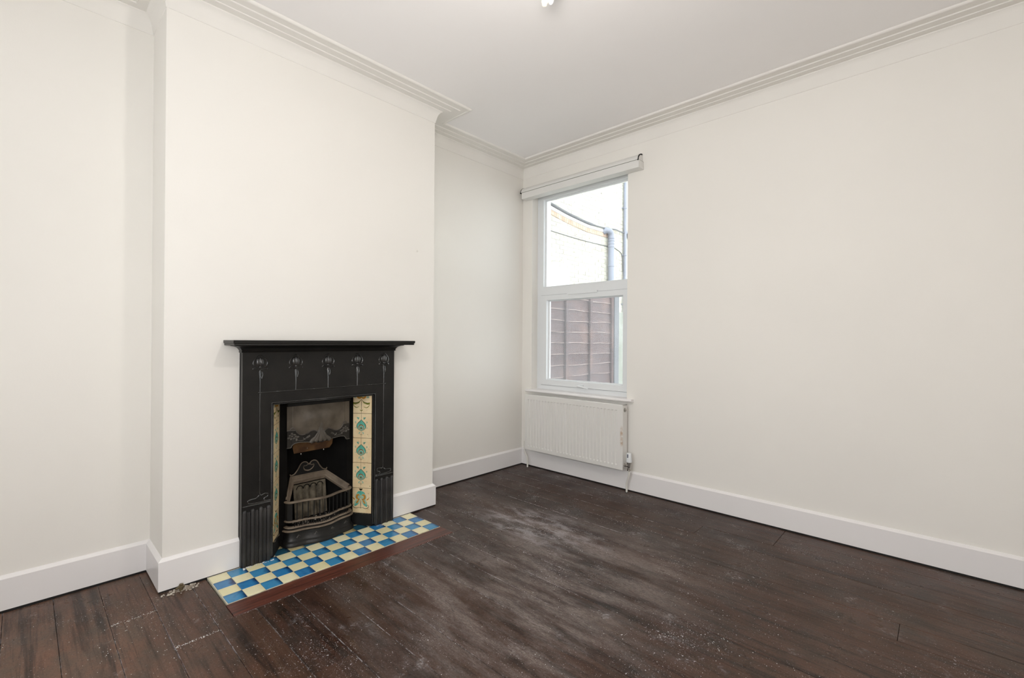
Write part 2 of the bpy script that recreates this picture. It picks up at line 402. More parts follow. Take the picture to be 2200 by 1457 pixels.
prof = [(0, H - .105), (.003, H - .103), (.004, H - .095), (.008, H - .080), (.012, H - .062), (.018, H - .045), (.027, H - .033), (.037, H - .027), (.038, H - .0225),
        (.078, H - .0215), (.080, H - .0175), (.122, H - .0155), (.125, H - .0105), (.162, H - .0095), (.165, H - .013), (.172, H - .0135), (.178, H - .010), (.181, H - .004), (.181, H + .005), (0, H + .005)]
loop = [(0, YB), (0, -B), (D, -B), (D, -A), (0, -A), (0, 0), (XR, 0), (XR, YB)]
b = MB(); b.sweep(loop, prof, closed=True); struct(b.build('trim_1', CORN, smooth=40))

Z0 = .008
bp = [(0, Z0), (T, Z0), (T, HB - .001), (T - .002, HB + .001), (.004, HB + .011), (0, HB + .012)]
for nm, path in (('baseboard_left', [(0, YB), (0, -B), (D, -B), (D, YC - .437)]), ('baseboard_left', [(D, YC + .437 - .0), (D, -A), (0, -A), (0, 0), (.0001, 0)]),
                 ('baseboard_front', [(.0, 0), (XR, 0)])):
    if nm == 'baseboard_front': path = [(T, 0), (XR, 0)]
    else: path = path[:-1] if path[-1] == (.0001, 0) else path
    b = MB(); b.sweep(path, bp); struct(b.build(nm, TRIM))
b = MB(); b.sweep([(XR, -T), (XR, YB)], bp); struct(b.build('baseboard_right', TRIM))

# ---------------------------------------------------------------- floor of separate boards
slab = MB().box(-.25, XR + .2, YB - .2, .29, -.12, -.022).build('floor', DARK); struct(slab)
gpf = [(0, -.0225), (T - .003, -.0225), (T - .003, Z0 - .0005), (0, Z0 - .0005)]  # solid dark strip painted in for the shade under the skirting
for path in ([(0, YB), (0, -B), (D, -B), (D, YC - .437)], [(D, YC + .437), (D, -A), (0, -A), (0, 0)], [(T, 0), (XR, 0)], [(XR, -T), (XR, YB)]):
    MB().sweep(path, gpf).build('gap_shade_strip', DARK, slab)
W = .1477; G = .0007
def board(x0, x1, y0, y1, mat=FLOOR, z=0., g=G):
    x0 = max(x0, T + .003); y1 = min(y1, -T - .003)
    if y0 < YC < y1 + 3 and -B - .02 < y0 and y1 < -A + .02 and x0 < D + T + .003 and mat is FLOOR: x0 = D + T + .003
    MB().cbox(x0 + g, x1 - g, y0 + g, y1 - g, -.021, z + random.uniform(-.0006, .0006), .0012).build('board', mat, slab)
HX0, HX1, HY0, HY1 = .315, .626, YC - .5715 - .003, YC + .5715 + .003
KX = .744; KY0, KY1 = HY0 - .006, HY1 + .006
joints = {3: 1.79, 1: 2.18, 2: 2.18, 6: 2.75, 9: 1.15, 12: 2.45, 15: 2.2, 17: 1.3, 19: .80, 20: .46, 21: 1.55, 24: 1.6, 26: .9}
j = 0
while True:
    y1 = -.007 - W * (j - 1) if j > 0 else .0; y0 = -.007 - W * j if j > 0 else -.007
    if j == 0: j = 1; continue
    y1 = -.007 - W * (j - 1); y0 = y1 - W
    if y1 < YB: break
    xs0 = 0.0
    if y1 <= KY0 or y0 >= KY1:
        if y1 < -A and y0 > -B: xs0 = D - .05
        spans = [(xs0, XR, y0, y1)]
        if y0 < -B < y1: spans = [(0, XR, y0, -B - .028), (D + .02, XR, -B - .028, y1)]; spans = [(0, XR, y0, y1)]
        if y0 < -A < y1: spans = [(0, XR, y0, y1)]
    elif y0 < KY0 < y1: spans = [(D - .05, KX, y0, KY0), (KX, XR, y0, y1)]
    elif y0 < KY1 < y1: spans = [(D - .05, KX, KY1, y1), (KX, XR, y0, y1)]
    else: spans = [(KX, XR, y0, y1)]
    for k, (a, c, p, q) in enumerate(spans):
        jx = joints.get(j)
        if jx and a < jx - .2 and c > jx + .2 and k == len(spans) - 1:
            board(a, jx, p, q); board(jx, c, p, q)
        else: board(a, c, p, q)
    j += 1
# kerb board framing the hearth (mitred ends kept simple): one long piece
board(HX1, KX, KY0, KY1, KERB, .0015)

# ---------------------------------------------------------------- hearth
hearth = tag(empty('hearth', (.47, YC, 0)), 'chequered hearth of small blue and cream glazed tiles in front of the fireplace', 'hearth')
b = MB(); b.box(D - .015, HX1, HY0, HY1, -.021, .0035); b.box(.10, D - .015, YC - .29, YC + .29, -.021, .0035); b.build('grout_bed', GROUT, hearth)
def tmesh(name, mat, lx, ly):
    me = MB().cbox(0, lx, 0, ly, .001, .0062, .0008).build(name, mat).data
    o = [q for q in bpy.data.objects if q.data == me][0]; bpy.data.objects.remove(o); return me
tp = .0762; tb = tmesh('tile', BLUE, tp - .0014, tp - .0014); tc = tmesh('tile', CREAM, tp - .0014, tp - .0014); tb2 = tmesh('tile', BLUE_S, tp - .0014, tp - .0014); tc2 = tmesh('tile', CREAM_S, tp - .0014, tp - .0014)
for r in range(6):
    for c in range(15):
        x = .625 - tp * (r + 1) + .0007; y = YC + tp * (c - 7.5) + .0007
        if r >= 4 and not (4 <= c <= 10): continue
        if r == 4 and c in (4, 10):
            pass
        link('tile', ((tb2 if r >= 4 else tb) if (r + c) % 2 == 0 else (tc2 if r >= 4 else tc)), hearth, (x, y, random.uniform(-.0003, .0003)))
hz = .0068

# ---------------------------------------------------------------- fireplace
fp = tag(empty('fireplace', (FX, YC, hz)), 'black cast iron fireplace surround with flower reliefs, tiled cheeks and basket grate', 'fireplace')
def P3(s_, z, x): return (x, YC + s_, z)
SL, SR, OP, OT = -.436, .430, .297, .8165
# surround front with the opening
out = [(SL, hz), (-OP, hz), (-OP, OT), (OP, OT), (OP, hz), (SR, hz), (SR, 1.10), (SL, 1.10)]
b = MB(); b.prism(out, lambda a, c, d: P3(a, c, d), D - .02, FX)
b.build('surround', IRON, fp)
# bead round the opening
b = MB(); fr = [(-OP, .02), (-OP, OT), (OP, OT), (OP, .02)]
b.tube([P3(s_ * 1.0, z, FX) for s_, z in fr], .0035, 8)
fr = [(-OP + .008, .02), (-OP + .008, OT - .008), (OP - .008, OT - .008), (OP - .008, .02)]
b.tube([P3(s_, z, FX - .006) for s_, z in fr], .003, 8)
b.build('opening_bead', RELF, fp, smooth=50)
# inner stepped frame
b = MB()
for sg in (-1, 1):
    b.box(.30, .325, YC + sg * (OP - .006) - .006, YC + sg * (OP - .006) + .006, hz, OT)
b.box(.20, .325, YC - OP, YC + OP, .806, OT)
b.build('inner_frame', DARKI, fp)
# cove under the shelf and the shelf
path = [(D, YC + SL), (FX, YC + SL), (FX, YC + SR), (D, YC + SR)]
cp = [(0, 1.080), (.005, 1.080), (.007, 1.0835), (.005, 1.087), (.006, 1.091), (.010, 1.098), (.018, 1.106), (.030, 1.111), (.044, 1.1135), (.044, 1.118), (0, 1.118)]
path2 = [(x, -y + 2 * YC) for x, y in path]
b = MB(); b.sweep([(D, YC + SR), (FX, YC + SR), (FX, YC + SL), (D, YC + SL)], cp)
def flip(path): return path[::-1]
b = MB(); b.sweep(flip([(D, YC + SR), (FX, YC + SR), (FX, YC + SL), (D, YC + SL)]), cp); b.build('shelf_moulding', IRON, fp, smooth=35)
shelf_path = [(D, YC - .505), (.448, YC - .505), (.448, YC + .498), (D, YC + .498)]
sp_ = [(-.10, 1.117), (.0, 1.117), (.002, 1.1195), (.001, 1.126), (.005, 1.128), (.006, 1.1405), (.004, 1.1425), (-.10, 1.1425)]
b = MB(); b.sweep(shelf_path, sp_); b.box(D, .40, YC - .45, YC + .44, 1.1172, 1.1424); b.build('mantel_shelf', IRON, fp, smooth=35)

# relief flowers on the frieze
def flower(c, big=1.):
    b = MB(); X = FX
    for sg in (-1, 1):
        pts = [(0, 1.066), (sg * .008, 1.064), (sg * .020, 1.052), (sg * .031, 1.034), (sg * .033, 1.020), (sg * .026, 1.009), (sg * .014, 1.007), (sg * .006, 1.012)]
        b.tube([P3(c + q.x, q.y, X) for q in smoothpts([(a, d, 0) for a, d in pts], 4)], [.0026] * (4 * 7) + [.0018], 6)
        pts = [(0, 1.003), (sg * .012, 1.001), (sg * .024, 1.003), (sg * .034, .996), (sg * .024, .995), (sg * .010, .993), (0, .990)]
        b.tube([P3(c + q.x, q.y, X) for q in smoothpts([(a, d, 0) for a, d in pts], 3)], .0034, 6)
        b.ellipsoid(P3(c + sg * .009, 1.030, X), .007, .0105, .024, 10, 8)
    b.ellipsoid(P3(c, 1.032, X), .008, .006, .028, 10, 8)
    b.ellipsoid(P3(c, 1.005, X), .006, .007, .007, 8, 6)
    pts = [(0, .990), (.009, .980), (.012, .963), (.007, .945), (.002, .960), (.003, .976), (0, .990)]
    b.tube([P3(c + q.x, q.y, X) for q in smoothpts([(a, d, 0) for a, d in pts], 3)], .0018, 6)
    st = [(0, .992), (-.003, .978), (-.002, .955), (0, .930), (0, .876)]
    b.tube([P3(c + q.x, q.y, X) for q in smoothpts([(a, d, 0) for a, d in st], 3)], .0026, 6)
    b.build('flower_relief', RELF, fp, smooth=50)
for c in (-.3555, -.178, 0., .178, .3555): flower(c)
b = MB(); b.tube([P3(-.362, .8745, FX), P3(.366, .8750, FX)], .0030, 8)
for c in (-.358, -.271, -.083, .093, .269, .364): b.ellipsoid(P3(c, .8748, FX), .0055, .007, .0048, 8, 6)
b.build('rod_relief', RELF, fp, smooth=50)
# long stems with whiplash ends on both legs
for sg in (-1, 1):
    b = MB(); c = sg * .3555
    def L(pts, r=.0028): b.tube([P3(c - sg * q.x, q.y, FX) for q in smoothpts([(a, d, 0) for a, d in pts], 4)], r, 6)
    L([(0, .876), (0, .70), (.002, .50), (.002, .40), (.002, .362), (.009, .350), (.024, .355), (.040, .352), (.040, .339), (.026, .333), (.022, .324), (.033, .3165), (.054, .317)])
    L([(0, .352), (-.014, .340), (-.034, .338), (-.052, .334), (-.052, .325), (-.042, .3185), (0, .3150), (.054, .312)])
    b.tube([P3(sg * (OP + .004), .308, FX), P3(SL + .004 if sg < 0 else SR - .004, .308, FX)], .0034, 6)
    b.build('stem_relief', RELF, fp, smooth=50)
# reeded plinths
for sg in (-1, 1):
    b = MB(); lo = OP + .002; hi = .434 if sg < 0 else .428; n = 4; big = .0225; sm_ = (hi - lo - n * big) / 6
    s_ = lo
    b.box(FX - .01, FX + .0022, YC + min(sg * lo, sg * hi), YC + max(sg * lo, sg * hi), hz, .270)
    for k in range(4):
        c = sg * (s_ + big / 2)
        zz = .281
        pts = [P3(c, hz, FX), P3(c, zz - .002, FX), P3(c, zz + .006, FX), P3(c, zz + .0105, FX)]
        b.tube(pts, [big / 2 - .0008] * 2 + [big / 2 - .003, .003], 12)
        s_ += big
        if k < 3:
            for q in range(2):
                c2 = sg * (s_ + sm_ / 2); b.tube([P3(c2, hz, FX + .001), P3(c2, .274, FX + .001), P3(c2, .2795, FX + .001)], [sm_ / 2, sm_ / 2, .002], 8); s_ += sm_
    b.build('reeded_plinth', IRON2, fp, smooth=50)

# tiled cheeks
def tile_frame(sg):                                            # local u across (inner->outer), v up, n out of the glaze
    I = Vector((.208, sg * .212, 0)); O = Vector((.318, sg * .284, 0)); u = (O - I).normalized()
    n = Vector((-u.y, u.x, 0))
    if n.y * sg > 0: n = -n
    return I, u, n, (O - I).length
def ell(cx, cy, rx, ry, rot=0, n=14, a0=0, a1=2 * PI):
    return [(cx + rx * math.cos(a) * math.cos(rot) - ry * math.sin(a) * math.sin(rot), cy + rx * math.cos(a) * math.sin(rot) + ry * math.sin(a) * math.cos(rot))
            for a in [a0 + (a1 - a0) * k / n for k in range(n)]]
def drop(cx, tip, bot, hw, n=9):
    h = tip - bot; pr = [(0, 0), (.10, .55), (.25, .88), (.4, 1.), (.55, .93), (.7, .70), (.82, .40), (.92, .14), (1, 0)]
    r = [(cx + hw * w_, bot + h * t) for t, w_ in pr]; l = [(cx - hw * w_, bot + h * t) for t, w_ in pr[1:-1]][::-1]
    return r + l
MOT = [G_TEAL, G_PALE, G_ORNG, G_BRWN, G_OLIV, G_DARK, G_CREAM]; TE, PA, OR, BR, OL, DK, CR = range(7)
def poly(L_, pts, col, z=1): L_.append((pts, col, z))
def stroke(L_, pts, w0, col, z=3):
    P = [Vector((p[0], p[1])) for p in smoothpts([(a, c, 0) for a, c in pts], 4)]; n = len(P); l = []; r = []
    for i in range(n):
        d = (P[min(i + 1, n - 1)] - P[max(i - 1, 0)]).normalized(); k = w0 * (1 - .5 * abs(2 * i / (n - 1) - 1)); nn = Vector((-d.y, d.x)) * k
        l.append(P[i] + nn); r.append(P[i] - nn)
    for i in range(n - 1): L_.append(([tuple(l[i]), tuple(l[i + 1]), tuple(r[i + 1]), tuple(r[i])], col, z))
def motif_drop(h):
    L_ = []; c = -.003; T_ = h
    stroke(L_, [(c, T_), (c, T_ - .02), (c, T_ - .038)], .0009, DK)
    poly(L_, drop(c, T_ - .035, T_ - .108, .0325), DK, 1); poly(L_, drop(c, T_ - .039, T_ - .106, .0300), TE, 2)
    poly(L_, ell(c, T_ - .086, .0235, .018), PA, 3)
    poly(L_, ell(c, T_ - .084, .0178, .0175), BR, 4); poly(L_, ell(c, T_ - .086, .0140, .0145), PA, 5); poly(L_, ell(c, T_ - .088, .010, .010), TE, 6); poly(L_, ell(c, T_ - .090, .0055, .005), BR, 7)
    for sg in (-1, 1):
        for k in (-.5, .35, 1.0): poly(L_, ell(c + sg * (.019 + .004 * k), T_ - .031 + .003 * abs(k), .0035, .0085, -sg * k * .9, 8), TE if k > 0 else PA, 1)
        poly(L_, ell(c + sg * .038, T_ - .052, .004, .006, sg * .6, 8), PA, 1); stroke(L_, [(c + sg * .032, T_ - .061), (c + sg * .037, T_ - .054)], .0007, DK)
        poly(L_, ell(c + sg * .037, T_ - .088, .006, .0025, sg * .2, 8), PA, 1)
        poly(L_, ell(c + sg * .012, T_ - .119, .0045, .009, sg * .5, 8), PA, 1); stroke(L_, [(c, T_ - .131), (c + sg * .010, T_ - .127)], .0010, G_DARK and DK)
    stroke(L_, [(c, T_ - .106), (c, T_ - .13), (c, .0)], .0009, DK)
    return L_
def motif_bottom(h):
    L_ = []; c = -.003
    poly(L_, [(c - .013, h - .003), (c + .013, h - .003), (c + .005, h - .014), (c - .005, h - .014)], DK, 1)
    poly(L_, [(c - .028, h - .036), (c - .024, h - .026), (c - .017, h - .020), (c, h - .016), (c + .017, h - .022), (c + .026, h - .028), (c + .028, h - .038), (c + .012, h - .046), (c - .012, h - .046)], TE, 1)
    for sg in (-1, 1):
        poly(L_, ell(c + sg * .0185, h - .054, .0195, .0205), PA, 2); poly(L_, ell(c + sg * .018, h - .054, .0150, .0170), OR, 3); poly(L_, ell(c + sg * .011, h - .055, .0095, .010), PA, 4)
        poly(L_, ell(c + sg * .024, h - .086, .0155, .0235, sg * .65, 12), PA, 1); poly(L_, ell(c + sg * .021, h - .083, .0055, .0150, sg * .6, 10), OR, 4)
        poly(L_, ell(c + sg * .046, h - .066, .0035, .0110, -sg * .9, 8), OR, 2)
        poly(L_, ell(c + sg * .031, h - .102, .007, .0150, sg * .9, 10), TE, 2)
        stroke(L_, [(c, h - .122), (c + sg * .012, h - .119), (c + sg * .028, h - .124), (c + sg * .044, h - .121), (c + sg * .052, h - .111), (c + sg * .048, h - .101), (c + sg * .041, h - .103)], .0017, DK, 4)
        stroke(L_, [(c + sg * .006, h - .069), (c + sg * .018, h - .071)], .0012, DK, 5)
    stroke(L_, [(c, h - .068), (c, h - .095), (c, h - .124)], .0020, DK, 5)
    return L_
def motif_top(h):
    L_ = []; c = -.003
    for sg in (-1, 1):
        poly(L_, ell(c + sg * .014, h - .008, .017, .0155, 0, 12), OR, 1); poly(L_, ell(c + sg * .011, h - .004, .010, .0085, 0, 12), PA, 2)
        poly(L_, ell(c + sg * .042, h - .012, .010, .006, 0, 10), PA, 1)
        poly(L_, [(c, h - .026), (c + sg * .018, h - .042), (c + sg * .040, h - .047), (c + sg * .056, h - .044), (c + sg * .056, h - .056), (c + sg * .038, h - .058), (c + sg * .016, h - .050)], OL, 1)
        stroke(L_, [(c, h - .026), (c + sg * .018, h - .042), (c + sg * .040, h - .047), (c + sg * .056, h - .044)], .0013, DK, 3)
        stroke(L_, [(c + sg * .054, h - .058), (c + sg * .046, h - .070), (c + sg * .032, h - .077), (c + sg * .016, h - .071)], .0024, OL, 3)
        stroke(L_, [(c, h - .098), (c + sg * .010, h - .090)], .0022, OL, 3)
    stroke(L_, [(c, h - .026), (c, h - .06), (c, 0)], .0014, DK, 3)
    return L_
rows = [(.080, .2325, motif_bottom), (.2345, .3880, motif_drop), (.3900, .5400, motif_drop), (.5420, .6920, motif_drop), (.6940, .8060, motif_top)]
for sg in (-1, 1):
    I, u, n, ln = tile_frame(sg)
    for z0, z1, mf in rows:
        h = z1 - z0; tl = Vector((0, 0, 0)) + I + u * (ln / 2); base = Vector((tl.x, YC + tl.y, z0))
        b = MB(); hw = ln / 2 - .0008
        # glazed front, slightly pillowed edges
        c_ = .0012; pts = []
        def LP(a, v_, d): return tuple(u * a + Vector((0, 0, v_)) + n * d)
        outer = [(-hw, 0), (hw, 0), (hw, h), (-hw, h)]; inner = [(-hw + c_, c_), (hw - c_, c_), (hw - c_, h - c_), (-hw + c_, h - c_)]
        vs = [LP(a, v_, -.008) for a, v_ in outer] + [LP(a, v_, -.001) for a, v_ in outer] + [LP(a, v_, 0) for a, v_ in inner]
        fs = [(3, 2, 1, 0), (8, 9, 10, 11)]
        for i in range(4):
            jn = (i + 1) % 4; fs += [(i, jn, jn + 4, i + 4), (i + 4, jn + 4, jn + 8, i + 8)]
        b.add(vs, fs); to = b.build('tile', PTILE, fp, loc=base)
        mb = MB()
        for pts, col, lv in mf(h):
            mb.cur = col; q = []
            for a, v_ in pts:
                a = a * (1 if sg > 0 else -1) * (1. if sg > 0 else 1.)
                a = max(-hw + .002, min(hw - .002, a)); v_ = max(.0005, min(h - .0005, v_)); q.append(LP(a, v_, .0001 + .00009 * lv))
            mb.add(q, [tuple(range(len(q)))])
        mo = mb.build('painted_motif', MOT, to, loc=base, fix=False)
        for pl in mo.data.polygons: pass
    # bed behind the tiles, block beneath, crusty lower edge
    b = MB(); I3 = Vector((I.x, YC + I.y, 0)); bk = -n
    def pr(z0, z1, d0, d1, e0=0., e1=0.):
        qs = [I3 + u * (-e0) + n * d0, I3 + u * (ln + e1) + n * d0, I3 + u * (ln + e1) + n * d1, I3 + u * (-e0) + n * d1]
        b.add([(q.x, q.y, z0) for q in qs] + [(q.x, q.y, z1) for q in qs], [(0, 1, 2, 3), (7, 6, 5, 4), (0, 4, 5, 1), (1, 5, 6, 2), (2, 6, 7, 3), (3, 7, 4, 0)])
    pr(.012, .8065, -.02, -.0015, .004, .004); pr(hz, .077, -.015, .005, .002, .006)
    b.build('tile_bed', DARKI, fp)
    b = MB(); k = 0
    while k < ln - .01:
        a = .004 + k; q = I3 + u * a + n * .003; b.ellipsoid((q.x, q.y, .0780 + random.uniform(-.0005, .001)), random.uniform(.002, .004), random.uniform(.003, .010), random.uniform(.0006, .0022), 7, 4); k += random.uniform(.006, .022)
    o = b.build('crumbled_mortar', FCLAY, fp, smooth=60); o['kind'] = 'stuff'

# insert jambs, cheeks and back of the firebox
b = MB()
for sg in (-1, 1):
    b.prism([(sg * .176, hz), (sg * .216, hz), (sg * .216, .81), (sg * .176, .81)], lambda a, c, d: P3(a, c, d), .200, .216)
    q = [P3(sg * .176, hz, .21), P3(sg * .112, hz, .075), P3(sg * .112, .81, .075), P3(sg * .176, .81, .21)]
    b.add(q, [(0, 1, 2, 3)])
    b.tube([P3(sg * .180, .284, .217), P3(sg * .210, .284, .217)], .002, 6); b.tube([P3(sg * .180, .278, .217), P3(sg * .210, .278, .217)], .0015, 6)
    b.ellipsoid(P3(sg * .196, .165, .217), .003, .006, .004, 8, 6)
b.add([P3(-.112, hz, .075), P3(.112, hz, .075), P3(.112, .81, .075), P3(-.112, .81, .075)], [(0, 1, 2, 3)])
b.add([P3(-.176, .81, .21), P3(.176, .81, .21), P3(.112, .81, .075), P3(-.112, .81, .075)], [(0, 1, 2, 3)])
b.build('firebox', SOOT, fp, fix=False)
b = MB(); b.box(.226, .246, YC - .184, YC + .184, .775, .806); b.build('hood_lintel', DARKI, fp)

# hood: convex canopy with cast whiplash band and ribbed fan
def interp(t, pts):
    if t <= pts[0][0]: return pts[0][1]
    for (a, va), (c, vc) in zip(pts, pts[1:]):
        if t <= c: return va + (vc - va) * (t - a) / (c - a)
    return pts[-1][1]
bot = [(-.184, .543), (-.163, .543), (-.158, .553), (-.147, .5635), (-.130, .5665), (-.110, .567), (-.062, .5615)]
bot = bot + [(.0, .553)] + [(-a, c) for a, c in bot[::-1]]
crv = [(0, .6300), (.010, .622), (.018, .6175), (.028, .6225), (.045, .6295), (.062, .6225), (.085, .6115), (.104, .6095), (.119, .6145), (.132, .6260), (.1385, .6375), (.1405, .6395), (.19, .6395)]
fan = [(.553, .071), (.5615, .067), (.585, .037), (.616, .018), (.645, .0085), (.683, .0015), (.684, 0.)]
def hx(s_, z):
    bul = .020 * math.exp(-((z - .66) / .085) ** 2) * math.exp(-(s_ / .105) ** 2)
    for sg in (-1, 1): bul += .016 * math.exp(-((z - .705) / .040) ** 2 - ((s_ - sg * .047) / .045) ** 2)
    x = .232 + bul
    a = abs(s_)
    if a > .152: x += -.002
    if z < interp(a, crv): x += .004
    return x
b = MB(); NS, NZ = 150, 96; vs = []
for i in range(NS + 1):
    s_ = -.183 + .366 * i / NS; zb = interp(s_, bot)
    fw = interp(.56, fan)
    if abs(s_) < .064: zb -= .0045 * abs(math.sin(s_ / .064 * PI * 2.5))
    for k in range(NZ + 1):
        z = zb + (.79 - zb) * k / NZ; vs.append(P3(s_, z, hx(s_, z)))
fs = [(i * (NZ + 1) + k, (i + 1) * (NZ + 1) + k, (i + 1) * (NZ + 1) + k + 1, i * (NZ + 1) + k + 1) for i in range(NS) for k in range(NZ)]
nb = len(vs)
for i in range(NS + 1):                                        # lower lip returns inwards
    s_ = -.183 + .366 * i / NS; v0 = vs[i * (NZ + 1)]; vs.append((v0[0] - .012, v0[1], v0[2] + .001))
fs += [(i * (NZ + 1), nb + i, nb + i + 1, (i + 1) * (NZ + 1)) for i in range(NS)]
b.add(vs, fs)
for q, f in enumerate(b.f[:NS * NZ]):
    p0 = b.v[f[0]]; a = abs(p0[1] - YC + .0012); z = p0[2] + .0012
    if z < interp(a, crv): b.mi[q] = 1
hood = b.build('hood', [HOODM, HOODB, HOODL], fp, smooth=40)
def relief(L_, r=.002, off=.0008, n=4): return ([P3(q.x, q.y, hx(q.x, q.y) + off) for q in smoothpts([(a, c, 0) for a, c in L_], n)], r)
for sg in (-1, 1):
    b = MB()
    for L_, r in ([[(sg * a, c) for a, c in crv[1:12]], .0026], [[(sg * .183, .6395), (sg * .160, .6395), (sg * .139, .6390)], .0024],
                  [[(sg * .166, .640), (sg * .1635, .648), (sg * .155, .6525), (sg * .146, .6500), (sg * .142, .641)], .0030],
                  [[(sg * .183, .5445), (sg * .163, .5445), (sg * .158, .554), (sg * .147, .5645), (sg * .130, .5675), (sg * .110, .568), (sg * .064, .5625)], .0020],
                  [[(sg * .136, .586), (sg * .118, .579), (sg * .0975, .578), (sg * .090, .586), (sg * .076, .5885), (sg * .060, .5965)], .0016],
                  [[(sg * .098, .592), (sg * .092, .584), (sg * .086, .579)], .0022],
                  [[(sg * .062, .602), (sg * .072, .597), (sg * .080, .592)], .0024]):
        P_, rr = relief(L_, r); b.tube(P_, rr, 6)
    for q, (da, dz) in enumerate([(0, 0), (.012, .006), (-.012, .008), (.006, -.014), (-.010, -.012), (.020, -.006), (-.018, -.002), (.002, .016)]):
        a, z = sg * .155 + da * sg, .606 + dz
        b.ellipsoid(P3(a, z, hx(a, z)), .0035, .0075, .0055, 8, 6)
    for q in range(10):
        a0 = q * 2 * PI / 10; P_, rr = relief([(sg * .155 + .018 * math.cos(a0), .606 + .014 * math.sin(a0)), (sg * .155 + .010 * math.cos(a0 + .9), .606 + .008 * math.sin(a0 + .9))], .0014, n=2); b.tube(P_, rr, 5)
    a, z = sg * .128, .600
    b.ellipsoid(P3(a, z, hx(a, z)), .003, .010, .006, 8, 6); b.ellipsoid(P3(sg * .133, .586, hx(sg * .133, .586)), .003, .006, .008, 8, 6)
    b.build('hood_relief', HOODL, hood, smooth=50)
b = MB()
for k_ in (-2, -1, 0, 1, 2):
    e = k_ * .0275; zb = .5605 - (.0 if k_ % 2 else .002) - .001 * abs(k_); pts = []
    for i in range(15):
        t_ = i / 14; z = .690 + (zb - .690) * t_; a = e * interp(z, fan) / .067; pts.append(P3(a, z, hx(a, z) - .001 + .0035 * t_))
    b.tube(pts, [.0008 + .0135 * (i / 14) ** 2.1 if i < 14 else .009 for i in range(15)], 12, sq=.55)
b.build('fan_relief', HOODF, hood, smooth=60)
# rusty damper flap
b = MB(); b.prism([(-.123, .524), (-.112, .4885), (.097, .4915), (.112, .514), (.113, .562), (-.120, .562)], lambda a, c, d: P3(a, c, d + (.524 - c) * -.2), .155, .158)
fl = b.build('damper_flap', RUST, fp)
b = MB(); b.ellipsoid(P3(-.077, .4825, .160), .004, .004, .006); b.build('bolt', CHROME, fl, smooth=60)
b = MB(); b.ellipsoid(P3(.057, .487, .160), .004, .004, .006); b.build('bolt', CHROME, fl, smooth=60)
b = MB(); b.ellipsoid(P3(-.0415, .511, .161), .003, .0028, .0028); b.build('bolt', CHROME, fl, smooth=60)

# basket grate
gr = [(-.187, .228), (-.183, .246), (-.172, .259), (-.150, .267), (-.125, .271), (-.095, .277), (-.060, .291), (-.030, .302), (0, .306)]
gr = gr + [(-a, c) for a, c in gr[-2::-1]]
def gpt(s_):
    for (a, x0), (c, x1) in zip(gr, gr[1:]):
        if a <= s_ <= c: return x0 + (x1 - x0) * (s_ - a) / (c - a)
    return .23
gp = [Vector((q.x, q.y, 0)) for q in smoothpts([(a, c, 0) for a, c in gr], 4)]
def gring(z, off):
    out_ = []
    for i, q in enumerate(gp):
        d = (gp[min(i + 1, len(gp) - 1)] - gp[max(i - 1, 0)]).normalized(); nn = Vector((-d.y, d.x, 0))
        w_ = q + nn * off; out_.append(P3(w_.x, z, w_.y))
    return out_
def gloft(prof, name, mat):
    b = MB(); rings = [gring(z, o) for o, z in prof]; n = len(gp); k = len(rings)
    vs = [v for r in rings for v in r]
    fs = [(i * n + a, i * n + a + 1, ((i + 1) % k) * n + a + 1, ((i + 1) % k) * n + a) for i in range(k) for a in range(n - 1)]
    fs += [tuple(i * n for i in range(k)), tuple(i * n + n - 1 for i in range(k))]
    b.add(vs, fs); return b.build(name, mat, fp, smooth=40)
gloft([(-.008, .244), (.006, .243), (.009, .247), (.008, .252), (.002, .254), (-.007, .253)], 'top_rail', GRATE)
gloft([(-.006, .139), (.006, .138), (.009, .142), (.006, .147), (-.005, .148)], 'middle_rail', GRATE)
gloft([(-.006, .107), (.008, .105), (.011, .109), (.009, .114), (-.005, .116)], 'lower_rail', GRATE)
gloft([(-.010, hz), (.022, hz), (.022, .020), (.017, .026), (.017, .030), (.012, .034), (.011, .040), (.007, .046), (.006, .082), (.010, .086), (.016, .089), (.016, .094), (.008, .097), (-.006, .098)], 'ash_apron', IRON)
gloft([(.006, .0915), (.018, .090), (.019, .093), (.016, .0965), (.006, .0975)], 'apron_lip', GRATE)  # paler strip paints the lit top edge of the apron
gloft([(-.006, .098), (.003, .098), (.003, .107), (-.006, .107)], 'apron_neck', DARKI)
b = MB()
for i in range(27):
    s_ = -.150 + .3 * i / 26; x = gpt(s_)
    b.tube([P3(s_ - .003, .114, x + .003), P3(s_ + .003, .140, x + .003)], .0022, 6)
pr_ = b.build('pierced_rail', DARKI, fp, smooth=50)
for i in range(11):
    s_ = -.140 + .028 * i; x = gpt(s_)
    MB().tube([P3(s_, .146, x), P3(s_, .246, x)], .0030, 8).build('bar', DARKI, fp, smooth=50)
for sg in (-1, 1):
    b = MB()
    vs = []
    for z in (.146, .246): vs += [P3(sg * .188, z, .224), P3(sg * .184, z, .248), P3(sg * .164, z, .264), P3(sg * .160, z, .260), P3(sg * .178, z, .244), P3(sg * .181, z, .224)]
    b.add(vs, [(0, 1, 7, 6), (1, 2, 8, 7), (2, 3, 9, 8), (3, 4, 10, 9), (4, 5, 11, 10), (5, 0, 6, 11), (0, 5, 4, 1), (1, 4, 3, 2), (6, 7, 10, 11), (7, 8, 9, 10)])
    b.build('corner_post', DARKI, fp, smooth=40)
